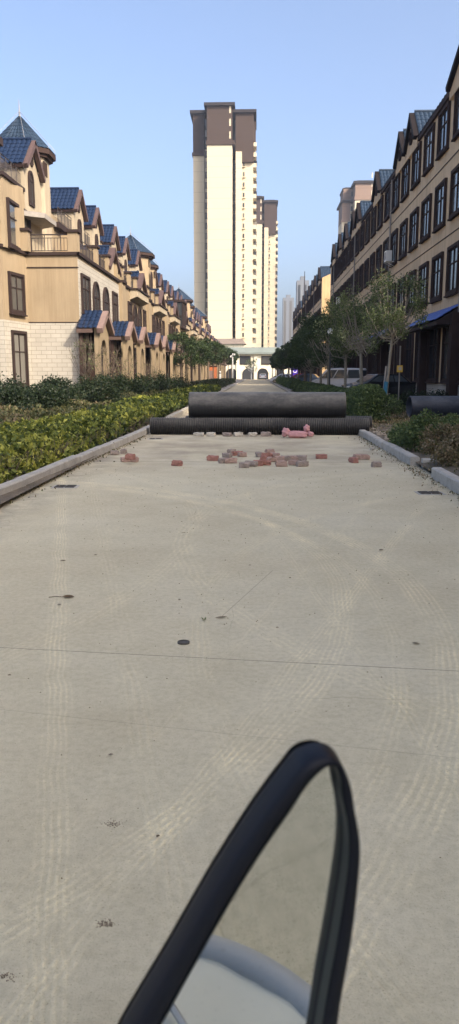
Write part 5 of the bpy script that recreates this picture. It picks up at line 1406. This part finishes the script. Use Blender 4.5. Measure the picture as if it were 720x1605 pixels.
b = MB(); b.tube([loc_((-0.54, 0.36, 1.0)), loc_((-0.44, 0.42, 0.98)), loc_((-0.22, 0.47, 0.96)), loc_((0.0, 0.43, 0.98)), loc_((0.10, 0.38, 1.0))], 0.016, 8); b.build('handlebar', 'mirror_black', sc)
b = MB(); b.prism([(0.38, 0.30), (0.54, 0.30), (0.56, 0.7), (0.50, 0.95), (0.42, 0.93)], 'x', -0.38, -0.06); o = b.build('front_shield', 'scooter_body', sc); o.location = -sc_loc
b = MB(); b.prism([(-0.95, 0.30), (0.40, 0.26), (0.40, 0.33), (-0.15, 0.35), (-0.25, 0.68), (-0.98, 0.74)], 'x', -0.36, -0.08); o = b.build('body', 'scooter_body', sc); o.location = -sc_loc
b = MB(); b.prism([(-0.95, 0.745), (-0.28, 0.69), (-0.26, 0.74), (-0.5, 0.79), (-0.93, 0.82)], 'x', -0.37, -0.07); o = b.build('seat', 'mirror_black', sc); o.location = -sc_loc
for y_ in (0.68, -0.85):
    b = MB(); b.tube([(-0.27, y_, 0.22), (-0.17, y_, 0.22)], 0.22, 24); w_ = b.build('wheel', 'tyre', sc); w_.location = -sc_loc
    b = MB(); b.tube([(-0.285, y_, 0.22), (-0.155, y_, 0.22)], 0.12, 16); b.build('rim', 'chrome', w_)
# pale quilted leg apron with a blue grey padded edge, spread over the front of the scooter
AC_, AA, AB, AE = (-0.20, 0.30), 0.42, 0.36, 2.6
def sup(a):
    c, s_ = math.cos(a), math.sin(a)
    return (math.copysign(abs(c) ** (2 / AE), c), math.copysign(abs(s_) ** (2 / AE), s_))
def sfn(u, v):
    x, y = sup(2 * PI * u); wr = 0.006 * math.sin(x * v * 17 + 1) * math.sin(y * v * 13)
    return (AC_[0] + AA * x * v, AC_[1] + AB * y * v, 0.80 + 0.05 * (1 - v * v) + wr)
b = MB(); b.grid(sfn, 64, 14); b.grid(lambda u, v: (AC_[0] + AA * sup(2 * PI * u)[0] * (1 + 0.03 * v), AC_[1] + AB * sup(2 * PI * u)[1] * (1 + 0.03 * v), 0.80 - 0.30 * v), 64, 3)
o = b.build('leg_apron', 'scooter_pale', sc, smooth=True); o.location = -sc_loc
b = MB(); b.tube([(AC_[0] + AA * sup(2 * PI * k / 80)[0], AC_[1] + AB * sup(2 * PI * k / 80)[1], 0.80) for k in range(81)], 0.017, 8); o = b.build('apron_edge', 'scooter_blue', sc, smooth=True); o.location = -sc_loc
# two press studs and a seam on the apron
b = MB(); b.tube([(0.02, 0.02, 0.838), (0.05, 0.15, 0.842), (0.04, 0.30, 0.845)], 0.004, 5); o = b.build('seam', 'scooter_blue', sc); o.location = -sc_loc

# ------------------------------------------------------------------ haze
b = MB(); b.box(-3050, 3050, -650, 4550, -1.1, 90)
hz = b.build('haze', 'white_metal'); hz.data.materials.clear()
m = bpy.data.materials.new('haze_air'); m.use_nodes = True; nt = m.node_tree; nt.nodes.remove(nt.nodes['Principled BSDF'])
v = nt.nodes.new('ShaderNodeVolumePrincipled'); v.inputs['Color'].default_value = (0.86, 0.92, 1.0, 1); v.inputs['Density'].default_value = 0.00045; v.inputs['Anisotropy'].default_value = 0.5
nt.links.new(v.outputs[0], nt.nodes['Material Output'].inputs['Volume'])
hz.data.materials.append(m); tag(hz, 'pale blue air haze over the street', 'haze', kind='stuff')
SC.cycles.max_bounces = 6
SC.cycles.volume_bounces = 0
